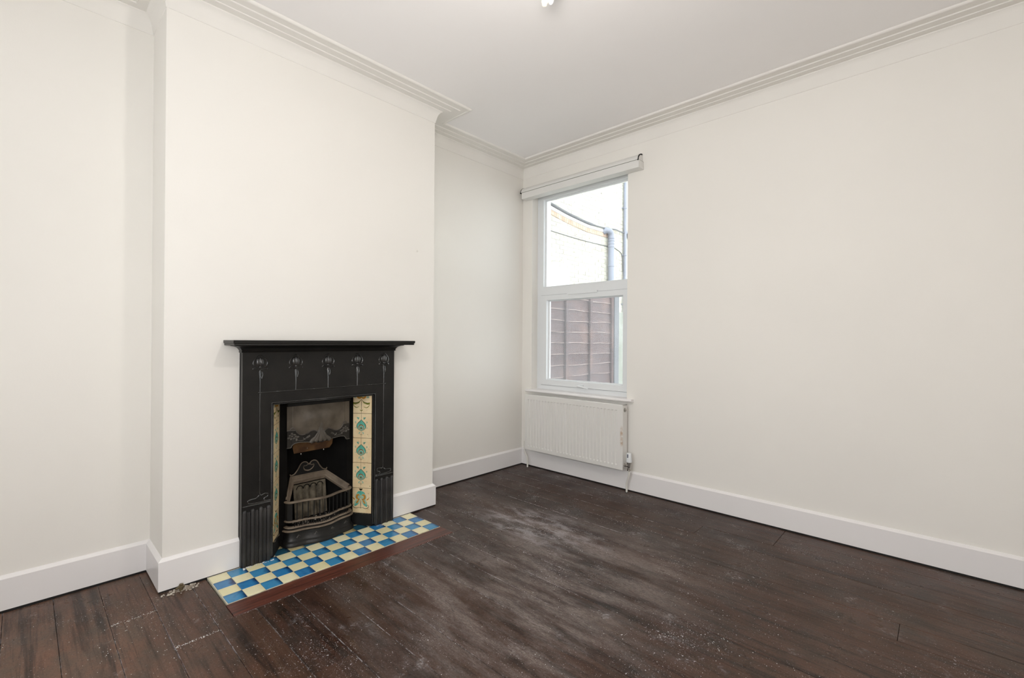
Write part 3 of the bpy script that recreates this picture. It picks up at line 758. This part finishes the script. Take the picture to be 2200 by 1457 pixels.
for s_ in (-.135, -.048, .045, .140):                          # chevrons on the apron
    x = gpt(s_) + .0075; b = MB()
    b.tube([P3(s_ - .010, .053, x + .0015), P3(s_, .066, x + .002), P3(s_ + .011, .056, x + .0015)], .0016, 5); b.tube([P3(s_ - .006, .050, x - .001), P3(s_, .058, x), P3(s_ + .006, .051, x)], .0010, 5)
    b.build('chevron_relief', HOODL, fp)
# sloping moulded frame round the top of the basket
def strip(b, Lo, Li):
    n = len(Lo); b.add(list(Lo) + list(Li), [(i, i + 1, n + i + 1, n + i) for i in range(n - 1)])
def ring4(f, drop_=0., inx=0., ins=0.): return [P3(-.186 + ins, .262 - drop_, .232), P3(-.108 + ins, .340 - drop_, .087 + inx), P3(.108 - ins, .340 - drop_, .087 + inx), P3(.186 - ins, .262 - drop_, .232)]
b = MB(); Lo = ring4(0); L1 = ring4(0, .004, .006, .007); L2 = ring4(0, .020, .008, .010); L3 = ring4(0, .028, .014, .016)
strip(b, Lo, L1); strip(b, L1, L2); strip(b, L2, L3)
L4 = ring4(0, .045, .010, .012); strip(b, L3, L4)
for rng, r in ((Lo, .0026), (L1, .0016), (L2, .0018), (L3, .0024)): b.tube(rng, r, 6)
b.build('basket_frame', GRATE, fp, fix=False)
# fireclay back with four scalloped flutes
b = MB(); NS2 = 96; vs = []; zs = [.290, .284, .280, .277, .274, .271, .268, .264, .258, .20, .13, .085]
for i in range(NS2 + 1):
    s_ = -.096 + .192 * i / NS2
    for z in zs:
        ph = (s_ + .080) / .040; fr_ = ph - math.floor(ph); inside = 0 <= ph < 4
        top = .258 + .021 * math.sin(PI * fr_) ** .6 if inside else 0
        x = .100 + (.29 - z) * .16
        if inside and z < top: x += -.006 + .016 * math.sin(PI * fr_)
        vs.append(P3(s_, z, x))
k = len(zs); b.add(vs, [(i * k + j_, (i + 1) * k + j_, (i + 1) * k + j_ + 1, i * k + j_ + 1) for i in range(NS2) for j_ in range(k - 1)])
for q in range(4):                                              # black arc drawn as outline over each flute
    c = -.080 + .040 * (q + .5); b.cur = 1
    b.tube([P3(c + .019 * math.cos(a0), .262 + .021 * math.sin(a0), .106) for a0 in [PI * i / 10 for i in range(11)]], .0020, 6)
b.cur = 0
b.build('fireback', [FCLAY, SOOT], fp, smooth=60, fix=False)
b = MB(); b.box(.13, .27, YC - .14, YC + .14, .085, .10); b.build('basket_floor', SOOT, fp)
b = MB(); xs = .262
for i in range(60):
    a = random.uniform(-.13, .13); b.ellipsoid((random.uniform(.15, .26), YC + a, .101), random.uniform(.002, .006), random.uniform(.002, .006), random.uniform(.001, .004), 6, 4)
o = b.build('ash', PLASTER, fp, smooth=60); o['kind'] = 'stuff'
# swan-neck crest
b = MB(); Xc = .087
half = [(-.110, .356), (-.108, .349), (-.100, .348), (-.084, .354), (-.066, .376), (-.049, .405), (-.033, .4145), (-.018, .413), (-.008, .405), (0, .396)]
full = half + [(-a, c) for a, c in half[-2::-1]]
P_ = [P3(q.x, q.y, Xc + .003) for q in smoothpts([(a, c, 0) for a, c in full], 4)]
b.tube(P_, .0034, 8)
pts = [(-.030, .392), (-.032, .380), (-.024, .366), (-.006, .360), (.010, .363), (.024, .374), (.032, .388)]
b.tube([P3(q.x, q.y, Xc + .003) for q in smoothpts([(a, c, 0) for a, c in pts], 4)], [.001 + .003 * math.sin(PI * i / 24) for i in range(25)], 8)
for sg in (-1, 1):
    pts = [(sg * .006, .400), (sg * .012, .392), (sg * .022, .390), (sg * .030, .392)]
    b.tube([P3(q.x, q.y, Xc + .003) for q in smoothpts([(a, c, 0) for a, c in pts], 4)], .0016, 6)
cr = b.build('crest_scroll', GRATE, fp, smooth=50)
b = MB(); fl2 = [(q.x, q.y) for q in smoothpts([(a, c, 0) for a, c in full], 3)]
b.prism(fl2 + [(.108, .338), (-.108, .338)], lambda a, c, d: P3(a, c, d), Xc - .003, Xc + .001); b.build('crest_plate', DARKI, cr)

# ---------------------------------------------------------------- window_1
wn = struct(empty('window_1', (.6, .1, .70)))
FY0, FY1 = .080, .145
b = MB(); b.box(.10, .185, FY0, FY1, .690, 2.50); b.box(1.058, 1.14, FY0, FY1, .690, 2.50)
b.box(.185, 1.058, FY0, FY1, 2.449, 2.50); b.box(.185, 1.058, FY0, FY1, 1.562, 1.640); b.box(.185, 1.058, FY0, FY1, .690, .748)
b.build('frame', UPVC, wn)
b = MB(); SX0, SX1, SZ0, SZ1 = .167, 1.076, .745, 1.5635; SY = .071
for (x0, x1, z0, z1) in ((SX0, .230, SZ0, SZ1), (1.013, SX1, SZ0, SZ1), (.230, 1.013, SZ0, .793), (.230, 1.013, 1.518, SZ1)):
    b.box(x0, x1, SY, .135, z0, z1)
b.build('sash', UPVC, wn)
b = MB()                                                        # dark rubber gaskets
for (x0, x1, z0, z1, y) in ((.230, 1.013, .793, 1.518, .1115), (.185, 1.058, 1.640, 2.449, .1165)):
    for q in ((x0, x0 + .0035, z0, z1), (x1 - .0035, x1, z0, z1), (x0, x1, z0, z0 + .003), (x0, x1, z1 - .0035, z1)): b.box(q[0], q[1], y - .003, y, q[2], q[3])
b.box(.1640, .1668, .0775, .0802, .745, 1.565); b.box(.165, 1.09, .0775, .0802, 1.5638, 1.5655); b.box(.165, 1.09, .0775, .0802, .7425, .7448)
b.build('gasket', DARK, wn)
b = MB()
for (x0, x1, z0, z1, y) in ((.230, 1.013, .793, 1.518, .094), (.185, 1.058, 1.640, 2.449, .099)):
    c_ = .010                                                   # sloped glazing beads
    for a_, o_ in (((x0, z0, x1, z0), (0, 1)), ((x0, z1, x1, z1), (0, -1)), ((x0, z0, x0, z1), (1, 0)), ((x1, z0, x1, z1), (-1, 0))):
        ax, az, bx, bz = a_; vs = []
        for (px, pz) in ((ax, az), (bx, bz)): vs += [(px, y, pz), (px, y + .016, pz), (px + o_[0] * c_, y + .016, pz + o_[1] * c_)]
        b.add(vs, [(0, 1, 2), (5, 4, 3), (0, 3, 4, 1), (1, 4, 5, 2), (2, 5, 3, 0)])
b.build('glazing_bead', UPVC, wn)
MB().box(.187, 1.056, .118, .122, 1.642, 2.447).build('glass_pane', GLASS, wn)
MB().box(.232, 1.011, .113, .117, .795, 1.516).build('glass_pane', GLASSD, wn)
b = MB(); pts = []
for k in range(9): a = PI / 2 + PI * k / 8; pts.append((.475 + .010 * math.cos(a), 1.5655 + .010 * math.sin(a)))
for k in range(9): a = -PI / 2 + PI * k / 8; pts.append((.765 + .010 * math.cos(a), 1.5655 + .010 * math.sin(a)))
b.prism(pts, lambda a, c, d: (a, d, c), .062, .080); b.build('trickle_vent', UPVC, wn, smooth=30)
b = MB(); b.box(.570, .640, .060, .071, .752, .772); hd = b.build('handle', UPVC, wn)
b = MB(); b.cyl((.588, .060, .762), (.588, .046, .762), .010); b.tube([(.588, .048, .762), (.640, .046, .757), (.700, .047, .746)], [.009, .0075, .006], 8); b.build('handle_lever', UPVC, hd, smooth=50)
b = MB(); b.cyl((.588, .0465, .762), (.588, .0450, .762), .004); b.build('key_slot', DARK, hd)
b = MB(); y0 = -.040                                            # rounded window board
pts = [(.08, .703)] + [(y0 + .011 - .011 * math.sin(a), .692 + .011 * math.cos(a)) for a in [PI * k / 8 for k in range(9)]] + [(.08, .681)]
b.prism(pts, lambda a, c, d: (d, a, c), .112, 1.092)
pts2 = [(0.0, .703)] + pts[1:-1] + [(0.0, .681)]
b.prism(pts2, lambda a, c, d: (d, a, c), .072, .112); b.prism(pts2, lambda a, c, d: (d, a, c), 1.092, 1.150)
b.build('window_sill', TRIM, wn, smooth=40)

# ---------------------------------------------------------------- roller blind cassette
bl = tag(empty('blind', (.63, -.04, 2.50)), 'closed white window blind cassette fixed to the wall above the window', 'blind')
BX0, BX1 = .040, 1.222
cv = [(0, 2.560)] + [(-.018 - .064 * math.sin(a), 2.507 + .053 * math.cos(a)) for a in [PI / 2 * k / 8 for k in range(9)]] + [(-.082, 2.506), (0, 2.506)]
MB().prism(cv, lambda a, c, d: (d, a, c), BX0, BX1 - .006).build('cassette', BLINDM, bl, smooth=30)
b = MB(); b.box(BX0 + .012, BX1 + .002, -.080, -.002, 2.447, 2.5030); b.build('fascia', BLINDM, bl)
b = MB(); b.box(BX0 + .012, BX1, -.0765, -.003, 2.5030, 2.506); b.build('gap_shade_strip', DARK, bl)  # dark strip put in for the shade between cassette and fascia
for sg, X in ((-1, BX0 - .001), (1, BX1 - .006)):
    b = MB(); arc = [(-.018 - .066 * math.sin(a), 2.507 + .055 * math.cos(a)) for a in [PI / 2 * k / 8 for k in range(9)]]
    inn = [(-.018 - .058 * math.sin(a), 2.507 + .047 * math.cos(a)) for a in [PI / 2 * k / 8 for k in range(9)]][::-1]
    ring = arc + [(-.087, 2.498), (-.074, 2.500)] + inn
    for i in range(len(arc) - 1):
        b.prism([arc[i], arc[i + 1], inn[len(inn) - 2 - i], inn[len(inn) - 1 - i]], lambda a, c, d: (d, a, c), X, X + .005)
    b.box(X, X + .005, -.088, -.070, 2.498, 2.507)
    b.build('end_cap', DARK, bl)

# ---------------------------------------------------------------- radiator
RX0, RX1, RZ0, RZ1, RYF, RYB = .128, 1.113, .172, .664, -.102, -.034
rd = tag(empty('radiator', (.62, -.07, 0)), 'white panel radiator with vertical flutes mounted beneath the window', 'radiator')
b = MB(); NF = 28; xa, xb_ = RX0 + .030, RX1 - .034; pitch = (xb_ - xa) / NF; xs = [RX0 + .004]; dp = [0]
for k in range(NF):
    x = xa + pitch * k
    for f, d in ((.05, 0), (.16, 1), (.52, 1), (.63, 0)): xs.append(x + f * pitch); dp.append(d)
xs.append(RX1 - .004); dp.append(0)
zs = [(RZ0 + .004, 0), (RZ0 + .030, 0), (RZ0 + .040, 1), (RZ1 - .046, 1), (RZ1 - .042, 0), (RZ1 - .002, 0)]
vs = [(x, RYF + .0065 * d * zd, z) for x, d in zip(xs, dp) for z, zd in zs]; k = len(zs)
b.add(vs, [(i * k + j_, (i + 1) * k + j_, (i + 1) * k + j_ + 1, i * k + j_ + 1) for i in range(len(xs) - 1) for j_ in range(k - 1)])
# rolled rim
b.tube([(RX0 + .002, RYF + .004, RZ0 + .003), (RX1 - .002, RYF + .004, RZ0 + .003)], .0045, 8); b.tube([(RX0 + .003, RYF + .004, RZ0 + .003), (RX0 + .003, RYF + .004, RZ1 - .003)], .0045, 8)
b.tube([(RX1 - .003, RYF + .004, RZ0 + .003), (RX1 - .003, RYF + .004, RZ1 - .003)], .0045, 8); b.tube([(RX0 + .003, RYF + .004, RZ1 - .002), (RX1 - .003, RYF + .004, RZ1 - .002)], .004, 8)
b.build('front_panel', RADF, rd, smooth=25, fix=False)
MB().box(RX0 + .01, RX1 - .01, RYF + .008, RYF + .016, RZ0 + .004, RZ1 - .01).build('water_panel', RADM, rd)
for x in (RX0, RX1 - .0015): MB().box(x, x + .0015, RYF + .004, RYB, RZ0 + .022, RZ1).build('side_panel', RADM, rd)
MB().box(RX0 + .004, RX1 - .004, RYB - .004, RYB, RZ0, RZ1 - .01).build('rear_panel', RADM, rd)
b = MB(); b.box(RX0, RX1, RYF + .004, RYF + .016, RZ1 - .003, RZ1); b.box(RX0, RX1, RYB - .010, RYB, RZ1 - .003, RZ1)
x = RX0
while x < RX1 - .012: b.box(x, x + .012, RYF + .016, RYB - .010, RZ1 - .003, RZ1); x += .0185
b.box(RX1 - .014, RX1, RYF + .016, RYB - .010, RZ1 - .003, RZ1); b.build('top_grille', RADM, rd)
for x, nm in ((.22, 'wall_bracket'), (1.0, 'wall_bracket')): MB().box(x, x + .03, RYB, 0, .25, .60).build(nm, RADM, rd)
b = MB(); b.lathe([(.014, 0), (.014, .006), (.007, .0065), (.007, .014), (.003, .015)], (RX1, -.070, RZ1 - .040), (1, 0, 0)); b.build('bleed_plug', CHROME, rd, smooth=40)
b = MB(); b.lathe([(.0155, 0), (.0155, .0008)], (RX1 + .0002, -.070, RZ1 - .040), (1, 0, 0)); b.build('plug_recess', DARK, rd)
# thermostatic valve, right
VX, VY, VZ = 1.152, -.070, RZ0 + .034
vb = MB(); vb.lathe([(.016, 0), (.016, .003), (.012, .004), (.012, .014), (.0095, .015), (.0095, .034)], (RX1, VY, VZ), (1, 0, 0)); vb.lathe([(.011, -.034), (.013, -.033), (.013, -.018), (.010, -.016), (.012, 0), (.012, .014), (.017, .017), (.017, .027), (.012, .030)], (VX, VY, VZ), (0, 0, 1))
va = vb.build('radiator_valve', CHROME, rd, smooth=35)
b = MB(); b.lathe([(.013, .026), (.0215, .030), (.0225, .040), (.0205, .062), (.0190, .092), (.0175, .098), (.010, .100)], (VX, VY, VZ), (0, 0, 1), 24)
for k in range(16):
    a = 2 * PI * k / 16; b.tube([(VX + .0215 * math.cos(a), VY + .0215 * math.sin(a), VZ + .034), (VX + .0200 * math.cos(a), VY + .0200 * math.sin(a), VZ + .060)], .0012, 5)
b.build('valve_head', UPVC, va, smooth=40)
b = MB(); b.box(VX - .006, VX + .004, VY - .0215, VY - .0180, VZ + .066, VZ + .092); b.build('scale_window', PVCG, va)
b = MB(); b.lathe([(.0155, -.0345), (.0155, -.030)], (VX, VY, VZ)); b.build('valve_nut', CHROME, va)
def pipe(pts, nm='supply_pipe'):
    b = MB(); b.tube(smoothpts(pts, 5), .0075, 12); b.build(nm, PIPEW, rd, smooth=60)
pipe([(VX, VY, VZ - .03), (VX, VY, VZ - .06), (VX - .004, VY + .003, VZ - .080), (VX - .020, VY + .012, VZ - .120), (VX - .026, VY + .014, VZ - .142), (VX - .027, VY + .014, .02), (VX - .027, VY + .014, -.015)])
# lockshield, left
lb = MB(); lb.lathe([(.012, 0), (.012, .012), (.009, .013), (.009, .03)], (RX0, VY, RZ0 + .034), (-1, 0, 0)); lb.lathe([(.011, -.03), (.012, -.015), (.010, -.013), (.011, .010), (.010, .028), (.006, .030)], (RX0 - .028, VY, RZ0 + .034))
lb.build('radiator_valve', PIPEW, rd, smooth=35)
MB().lathe([(.0125, 0), (.0125, .004)], (RX0 - .003, VY, RZ0 + .040), (-1, 0, 0)).build('valve_nut', DARK, rd)
pipe([(RX0 - .028, VY, RZ0 + .01), (RX0 - .028, VY, RZ0 - .015), (RX0 - .022, VY + .002, RZ0 - .045), (RX0 - .006, VY + .004, RZ0 - .072), (RX0 + .002, VY + .005, RZ0 - .10), (RX0 + .002, VY + .005, .02), (RX0 + .002, VY + .005, -.015)])
for x, y in ((VX - .027, VY + .014), (RX0 + .002, VY + .005)): MB().lathe([(.012, .0002), (.012, .0012)], (x, y, 0)).build('pipe_hole', DARK, rd)

# ---------------------------------------------------------------- small things
pl = tag(empty('ceiling_light', (1.722, -1.762, H)), 'white pendant lamp fitting hanging from the ceiling at the top edge', 'ceiling light')
LX, LY = 1.722, -1.762
b = MB(); b.lathe([(.050, 0), (.050, -.008), (.040, -.022), (.012, -.030)], (LX, LY, H)); b.build('ceiling_rose', FLEX, pl, smooth=50)
b = MB(); b.tube([(LX, LY, H - .02), (LX, LY, 2.60), (LX - .003, LY, 2.565)], .0035, 8); b.build('flex', FLEX, pl, smooth=60)
b = MB(); b.lathe([(.006, .055), (.013, .050), (.0145, .030), (.0145, .012), (.0105, .008), (.0105, .001), (.006, -.002)], (LX - .018, LY - .020, 2.495), (.12, .1, 1)); b.build('lamp_holder', FLEX, pl, smooth=40)
b = MB(); b.ellipsoid((LX - .001, LY + .001, 2.524), .013, .013, .022, 16, 12); b.tube([(LX - .010, LY - .012, 2.538), (LX, LY, 2.60)], .006, 8); b.build('small_bulb', UPVC, pl, smooth=60)

b = MB(); b.ellipsoid((D, -1.3915, 1.749), .004, .007, .007, 10, 8); b.ellipsoid((D + .001, -1.396, 1.744), .004, .004, .004, 8, 6)
tag(b.build('wall_plug', WALL, smooth=60), 'tiny painted-over plug on the chimney breast above the mantel', 'wall plug')

b = MB(); px, py = .345, -2.705
b.lathe([(.008, 0), (.008, .012), (.013, .013), (.013, .022), (.008, .023), (.008, .030), (.004, .031)], (px, py, 0))
b.tube([(px, py, .018), (px + .006, py - .022, .016)], .005, 8)
tag(b.build('pipe_stub', M('tarnished_brass', (.24, .19, .11), .45, .2, 20., metal=.6), smooth=40), 'short capped metal pipe stub at the foot of the chimney breast, left of the hearth', 'pipe')
b = MB()
for i in range(190):
    a = random.gauss(0, .032); c = random.gauss(0, .012); r = random.uniform(.0008, .0042) * (1 if random.random() < .8 else 1.6)
    b.ellipsoid((max(D + T + .003, .338 + c), -2.702 + a, r * .4), r * random.uniform(.8, 1.6), r * random.uniform(.8, 1.8), r * .8, 5, 4)
tag(b.build('plaster_rubble', PLASTER), 'crumbs of broken plaster round the pipe stub on the floorboards', 'rubble', kind='stuff')
b = MB()
for i in range(120):
    y = YC - .43 + .14 * random.random() ** 1.5 if i % 3 else YC + .30 + .13 * random.random()
    r = random.choice([.0007, .0009, .0012, .0018, .0038 if i % 3 else .0016]) * random.uniform(.7, 1.2)
    b.ellipsoid((FX + .013 + abs(random.gauss(0, .007)), y, hz + r * .5), r * random.uniform(.7, 1.3), r * random.uniform(.8, 1.8), r * .7, 5, 3)
tag(b.build('plaster_crumbs', RENDER), 'white crumbs lying along the feet of the black fireplace', 'rubble', kind='stuff')
# loose dust grains and grit on the boards
b = MB(); cl = [(random.uniform(.3, 2.4), random.uniform(-3.2, -.4), random.uniform(.04, .16)) for i in range(40)] + [(1.0, -1.0, .16), (.62, -2.80, .08), (.5, -2.95, .06), (1.15, -2.45, .1)]
for i in range(3000):
    x = random.uniform(.1, 2.7); y = random.uniform(-3.4, -.1); m_ = random.random()
    if m_ < .30: y = -.007 - W * round((-.007 - y) / W) + random.gauss(0, .008)
    elif m_ < .62: c_ = random.choice(cl); x = random.gauss(c_[0], c_[2]); y = random.gauss(c_[1], c_[2] * .6)
    elif m_ < .66: x = .46 + random.gauss(0, .004); y = random.uniform(-2.96, -2.81)
    elif m_ < .74 and m_ > .70: x = KX + .002 + random.gauss(0, .002); y = random.uniform(KY0, KY1); SK = 1
    elif m_ < .70: x = .80 + random.gauss(0, .004); y = random.uniform(-2.81, -2.665)
    if x < KX - .006 and KY0 < y < KY1: continue
    if x < D + .03 and -B - .03 < y < -A + .03: continue
    if x < .03 or y > -.03: continue
    r = random.choice([.0005, .0008, .0011, .0015]) * random.uniform(.8, 1.25)
    b.add([(x - r, y - r, .0004), (x + r, y - r * .6, .0004), (x + r * .2, y + r, .0004), (x, y, .0004 + r)], [(0, 1, 3), (1, 2, 3), (2, 0, 3), (2, 1, 0)])
tag(b.build('grit', RENDER), 'fine white plaster grit scattered over the dark floorboards', 'grit', kind='stuff')

# ---------------------------------------------------------------- outside
tag(MB().box(-2.3, 6, .29, 9, -.20, -.12).build('paving', PAVE), kind='structure')
XW = -2.0
house = tag(empty('neighbouring_house', (XW, 4.5, -.12)), 'pale yellow brick side wall of the neighbouring house outside the window', 'house')
b = MB(); b.box(XW - .3, XW, 1.0, 8., -.12, 5.3); b.build('mortar_wall', MORTAR, house)
bl_, bh, bt = .215, .065, .102
me = MB().box(-.05, .006, -bl_ / 2, bl_ / 2, 0, bh).build('brick', BRICK); brick_me = me.data; bpy.data.objects.remove(me)
me = MB().box(-.05, .007, -bl_ / 2, bl_ / 2, 0, bh).build('brick', BRICKR); brick_red = me.data; bpy.data.objects.remove(me)
def sag(y): return interp(y, [(2.0, 3.62), (2.91, 3.465), (3.36, 3.405), (4.02, 3.355), (4.67, 3.365), (5.3, 3.40), (6.5, 3.50)])
cnt = 0; far = MB(); far.cur = 0
for r in range(86):
    z = -.10 + .075 * r
    for k in range(36):
        y = 1.05 + .225 * k + (.1125 if r % 2 else 0)
        if y > 7.85: continue
        vis = 2.75 < y < 5.75 and 1.92 < z < 3.62
        if vis and cnt < 298:
            s_ = sag(y); red = s_ - .17 < z < s_ - .09 and y < 4.7
            link('brick', brick_me, house, (XW + random.uniform(-.002, .002), y, z)); cnt += 1
        elif (2.5 < y < 9 and z > 0 and (z < 5.2)):
            far.box(XW - .05, XW + .006 + random.uniform(-.002, .002), y - bl_ / 2, y + bl_ / 2, z, z + bh)
o = far.build('brickwork', BRICK, house); o['kind'] = 'stuff'
# cement fillet and cable that follow the sagging line
b = MB(); ys = [2.3 + .1 * i for i in range(25)]
for a, c in zip(ys, ys[1:]):
    b.add([(XW + .004, a, sag(a) - .085), (XW + .03, a, sag(a) - .075), (XW + .03, a, sag(a) - .03), (XW + .004, a, sag(a) - .02),
           (XW + .004, c, sag(c) - .085), (XW + .03, c, sag(c) - .075), (XW + .03, c, sag(c) - .03), (XW + .004, c, sag(c) - .02)], [(0, 1, 5, 4), (1, 2, 6, 5), (2, 3, 7, 6), (0, 3, 2, 1), (4, 5, 6, 7)])
b.build('cement_fillet', RENDER, house)
b = MB()
for i in range(44):                                             # creasing tiles under the fillet
    a = 2.35 + .06 * i; q0 = sag(a) - .088; q1 = sag(a + .056) - .088
    b.add([(XW, a, q0 - .075), (XW + .016, a, q0 - .075), (XW + .020, a, q0), (XW, a, q0), (XW, a + .056, q1 - .075), (XW + .016, a + .056, q1 - .075), (XW + .020, a + .056, q1), (XW, a + .056, q1)],
          [(0, 1, 2, 3), (7, 6, 5, 4), (0, 4, 5, 1), (1, 5, 6, 2), (2, 6, 7, 3), (3, 7, 4, 0)])
b.build('creasing_course', BRICKR, house)['kind'] = 'stuff'
b = MB(); b.box(XW, XW + .10, 2.2, 3.34, 1.85, 2.42); b.build('white_panel', RENDER, house)
b = MB(); b.tube(smoothpts([(XW + .035, 2.2, 3.57), (XW + .035, 2.91, 3.465), (XW + .035, 3.36, 3.405), (XW + .035, 4.02, 3.355), (XW + .05, 4.67, 3.365), (XW + .10, 4.9, 3.38), (XW + .05, 5.3, 3.40), (XW + .04, 6.4, 3.50)], 6), [.026] * 20 + [.014] * 23, 8)
tag(b.build('cable', CABLE, smooth=60), 'thick grey cable sagging across the outside brick wall', 'cable')
b = MB(); b.tube(smoothpts([(XW + .014, 2.2, 3.03), (XW + .014, 2.91, 3.02), (XW + .014, 3.8, 3.01), (XW + .014, 4.85, 3.03), (XW + .014, 5.1, 3.02), (XW + .014, 5.3, 2.93), (XW + .014, 5.33, 2.6)], 5), .007, 6)
tag(b.build('cable', CABLE, smooth=60), 'thin dark wire running level along the brick wall below the thick cable', 'cable')
# soil pipe with elbow
sp = tag(empty('soil_pipe', (XW + .08, 4.76, -.12)), 'wide grey plastic soil pipe with an elbow on the brick wall outside', 'pipe')
px, py = XW + .085, 4.76
b = MB(); b.cyl((px, py, -.12), (px, py, 3.20), .060, 20); b.build('pipe', PVCG, sp, smooth=50)
b = MB(); pts = [(px, py, 3.18)] + [(px + 0 - .0, py - .10 + .10 * math.cos(a), 3.22 + .10 * math.sin(a)) for a in [PI / 2 * k / 6 for k in range(7)]] + [(px - .03, py - .14, 3.325), (px - .085, py - .16, 3.30)]
b.tube(pts, .062, 18); b.build('elbow', PVCG, sp, smooth=50)
for z in (3.00, 3.06, 3.12, 3.17, 2.62, 1.6): MB().lathe([(.062, 0), (.068, .004), (.068, .022), (.062, .026)], (px, py, z)).build('collar', PVCG, sp, smooth=40)
dp_ = tag(empty('drainpipe', (XW + .05, 5.36, -.12)), 'narrow grey drainpipe running up the brick wall right of the wide pipe', 'pipe')
b = MB(); b.cyl((XW + .05, 5.36, -.12), (XW + .05, 5.36, 5.2), .033, 14); b.build('pipe', PVCG, dp_, smooth=50)
for z in (2.92, 3.9, 1.9): 
    b = MB(); b.lathe([(.034, 0), (.041, .003), (.041, .03), (.034, .033)], (XW + .05, 5.36, z)); b.box(XW, XW + .03, 5.29, 5.43, z + .005, z + .025); b.build('collar', PVCG, dp_, smooth=40)
b = MB(); b.lathe([(.055, 0), (.06, .02), (.05, .06)], (XW + .06, 5.50, 3.36), (0, 1, 0)); b.cyl((XW + .05, 5.36, 3.42), (XW + .05, 5.56, 3.44), .04, 12); b.build('branch', PVCG, dp_, smooth=50)

# fence panel
XF = -.15; FY_0, FY_1 = -.0, 1.83
fe = tag(empty('fence', (XF, 1.2, -.12)), 'dark red-brown overlap fence panel with upright battens seen through the lower pane', 'fence')
FA, FB = .32, 1.83
z = .02; k = 0
while z < 1.66:
    hs = .138 if z < 1.55 else .078
    b = MB(); n = 20; vs = []; ph = random.uniform(0, 6); am = random.uniform(.002, .006)
    for i in range(n + 1):
        y = FA + (FB - FA) * i / n; wv = am * math.sin(y * 5 + ph) + .003 * math.sin(y * 13 + ph * 2)
        vs += [(XF - .004, y, z + wv), (XF + .014, y, z + wv), (XF + .016, y, z + .0055 + wv), (XF + .001, y, z + hs), (XF - .006, y, z + hs)]
    fs = []; mi = []
    for i in range(n):
        for q in range(5): fs.append((i * 5 + q, i * 5 + (q + 1) % 5, (i + 1) * 5 + (q + 1) % 5, (i + 1) * 5 + q)); mi.append(1 if q == 1 else 0)
    fs += [(0, 1, 2, 3, 4), (n * 5 + 4, n * 5 + 3, n * 5 + 2, n * 5 + 1, n * 5)]; mi += [0, 0]
    b.add(vs, fs); b.mi = mi; b.build('slat', [FENCE, FEDGE], fe); z += .1225; k += 1
for y in (.86, 1.33): MB().box(XF + .016, XF + .040, y - .022, y + .022, .0, 1.69).build('batten', FENCE, fe)
for y in (FA + .02, FB - .02): MB().box(XF + .016, XF + .038, y - .02, y + .02, .0, 1.70).build('batten', FENCE, fe)
b = MB(); b.cbox(XF - .05, XF + .05, FB + .005, FB + .105, -.12, 1.78, .01)
tag(b.build('fence_post', POSTM), 'grey upright fence post at the right end of the fence panel', 'post')
b = MB(); b.box(XF - .10, XF - .02, FB + .11, 6.5, -.12, 1.52); tag(b.build('garden_wall', M('weathered_render', (.27, .275, .24), .9, .15, 5., .4, 60, col2=(.20, .21, .17))), 'pale rendered low wall continuing beyond the fence post', 'wall')
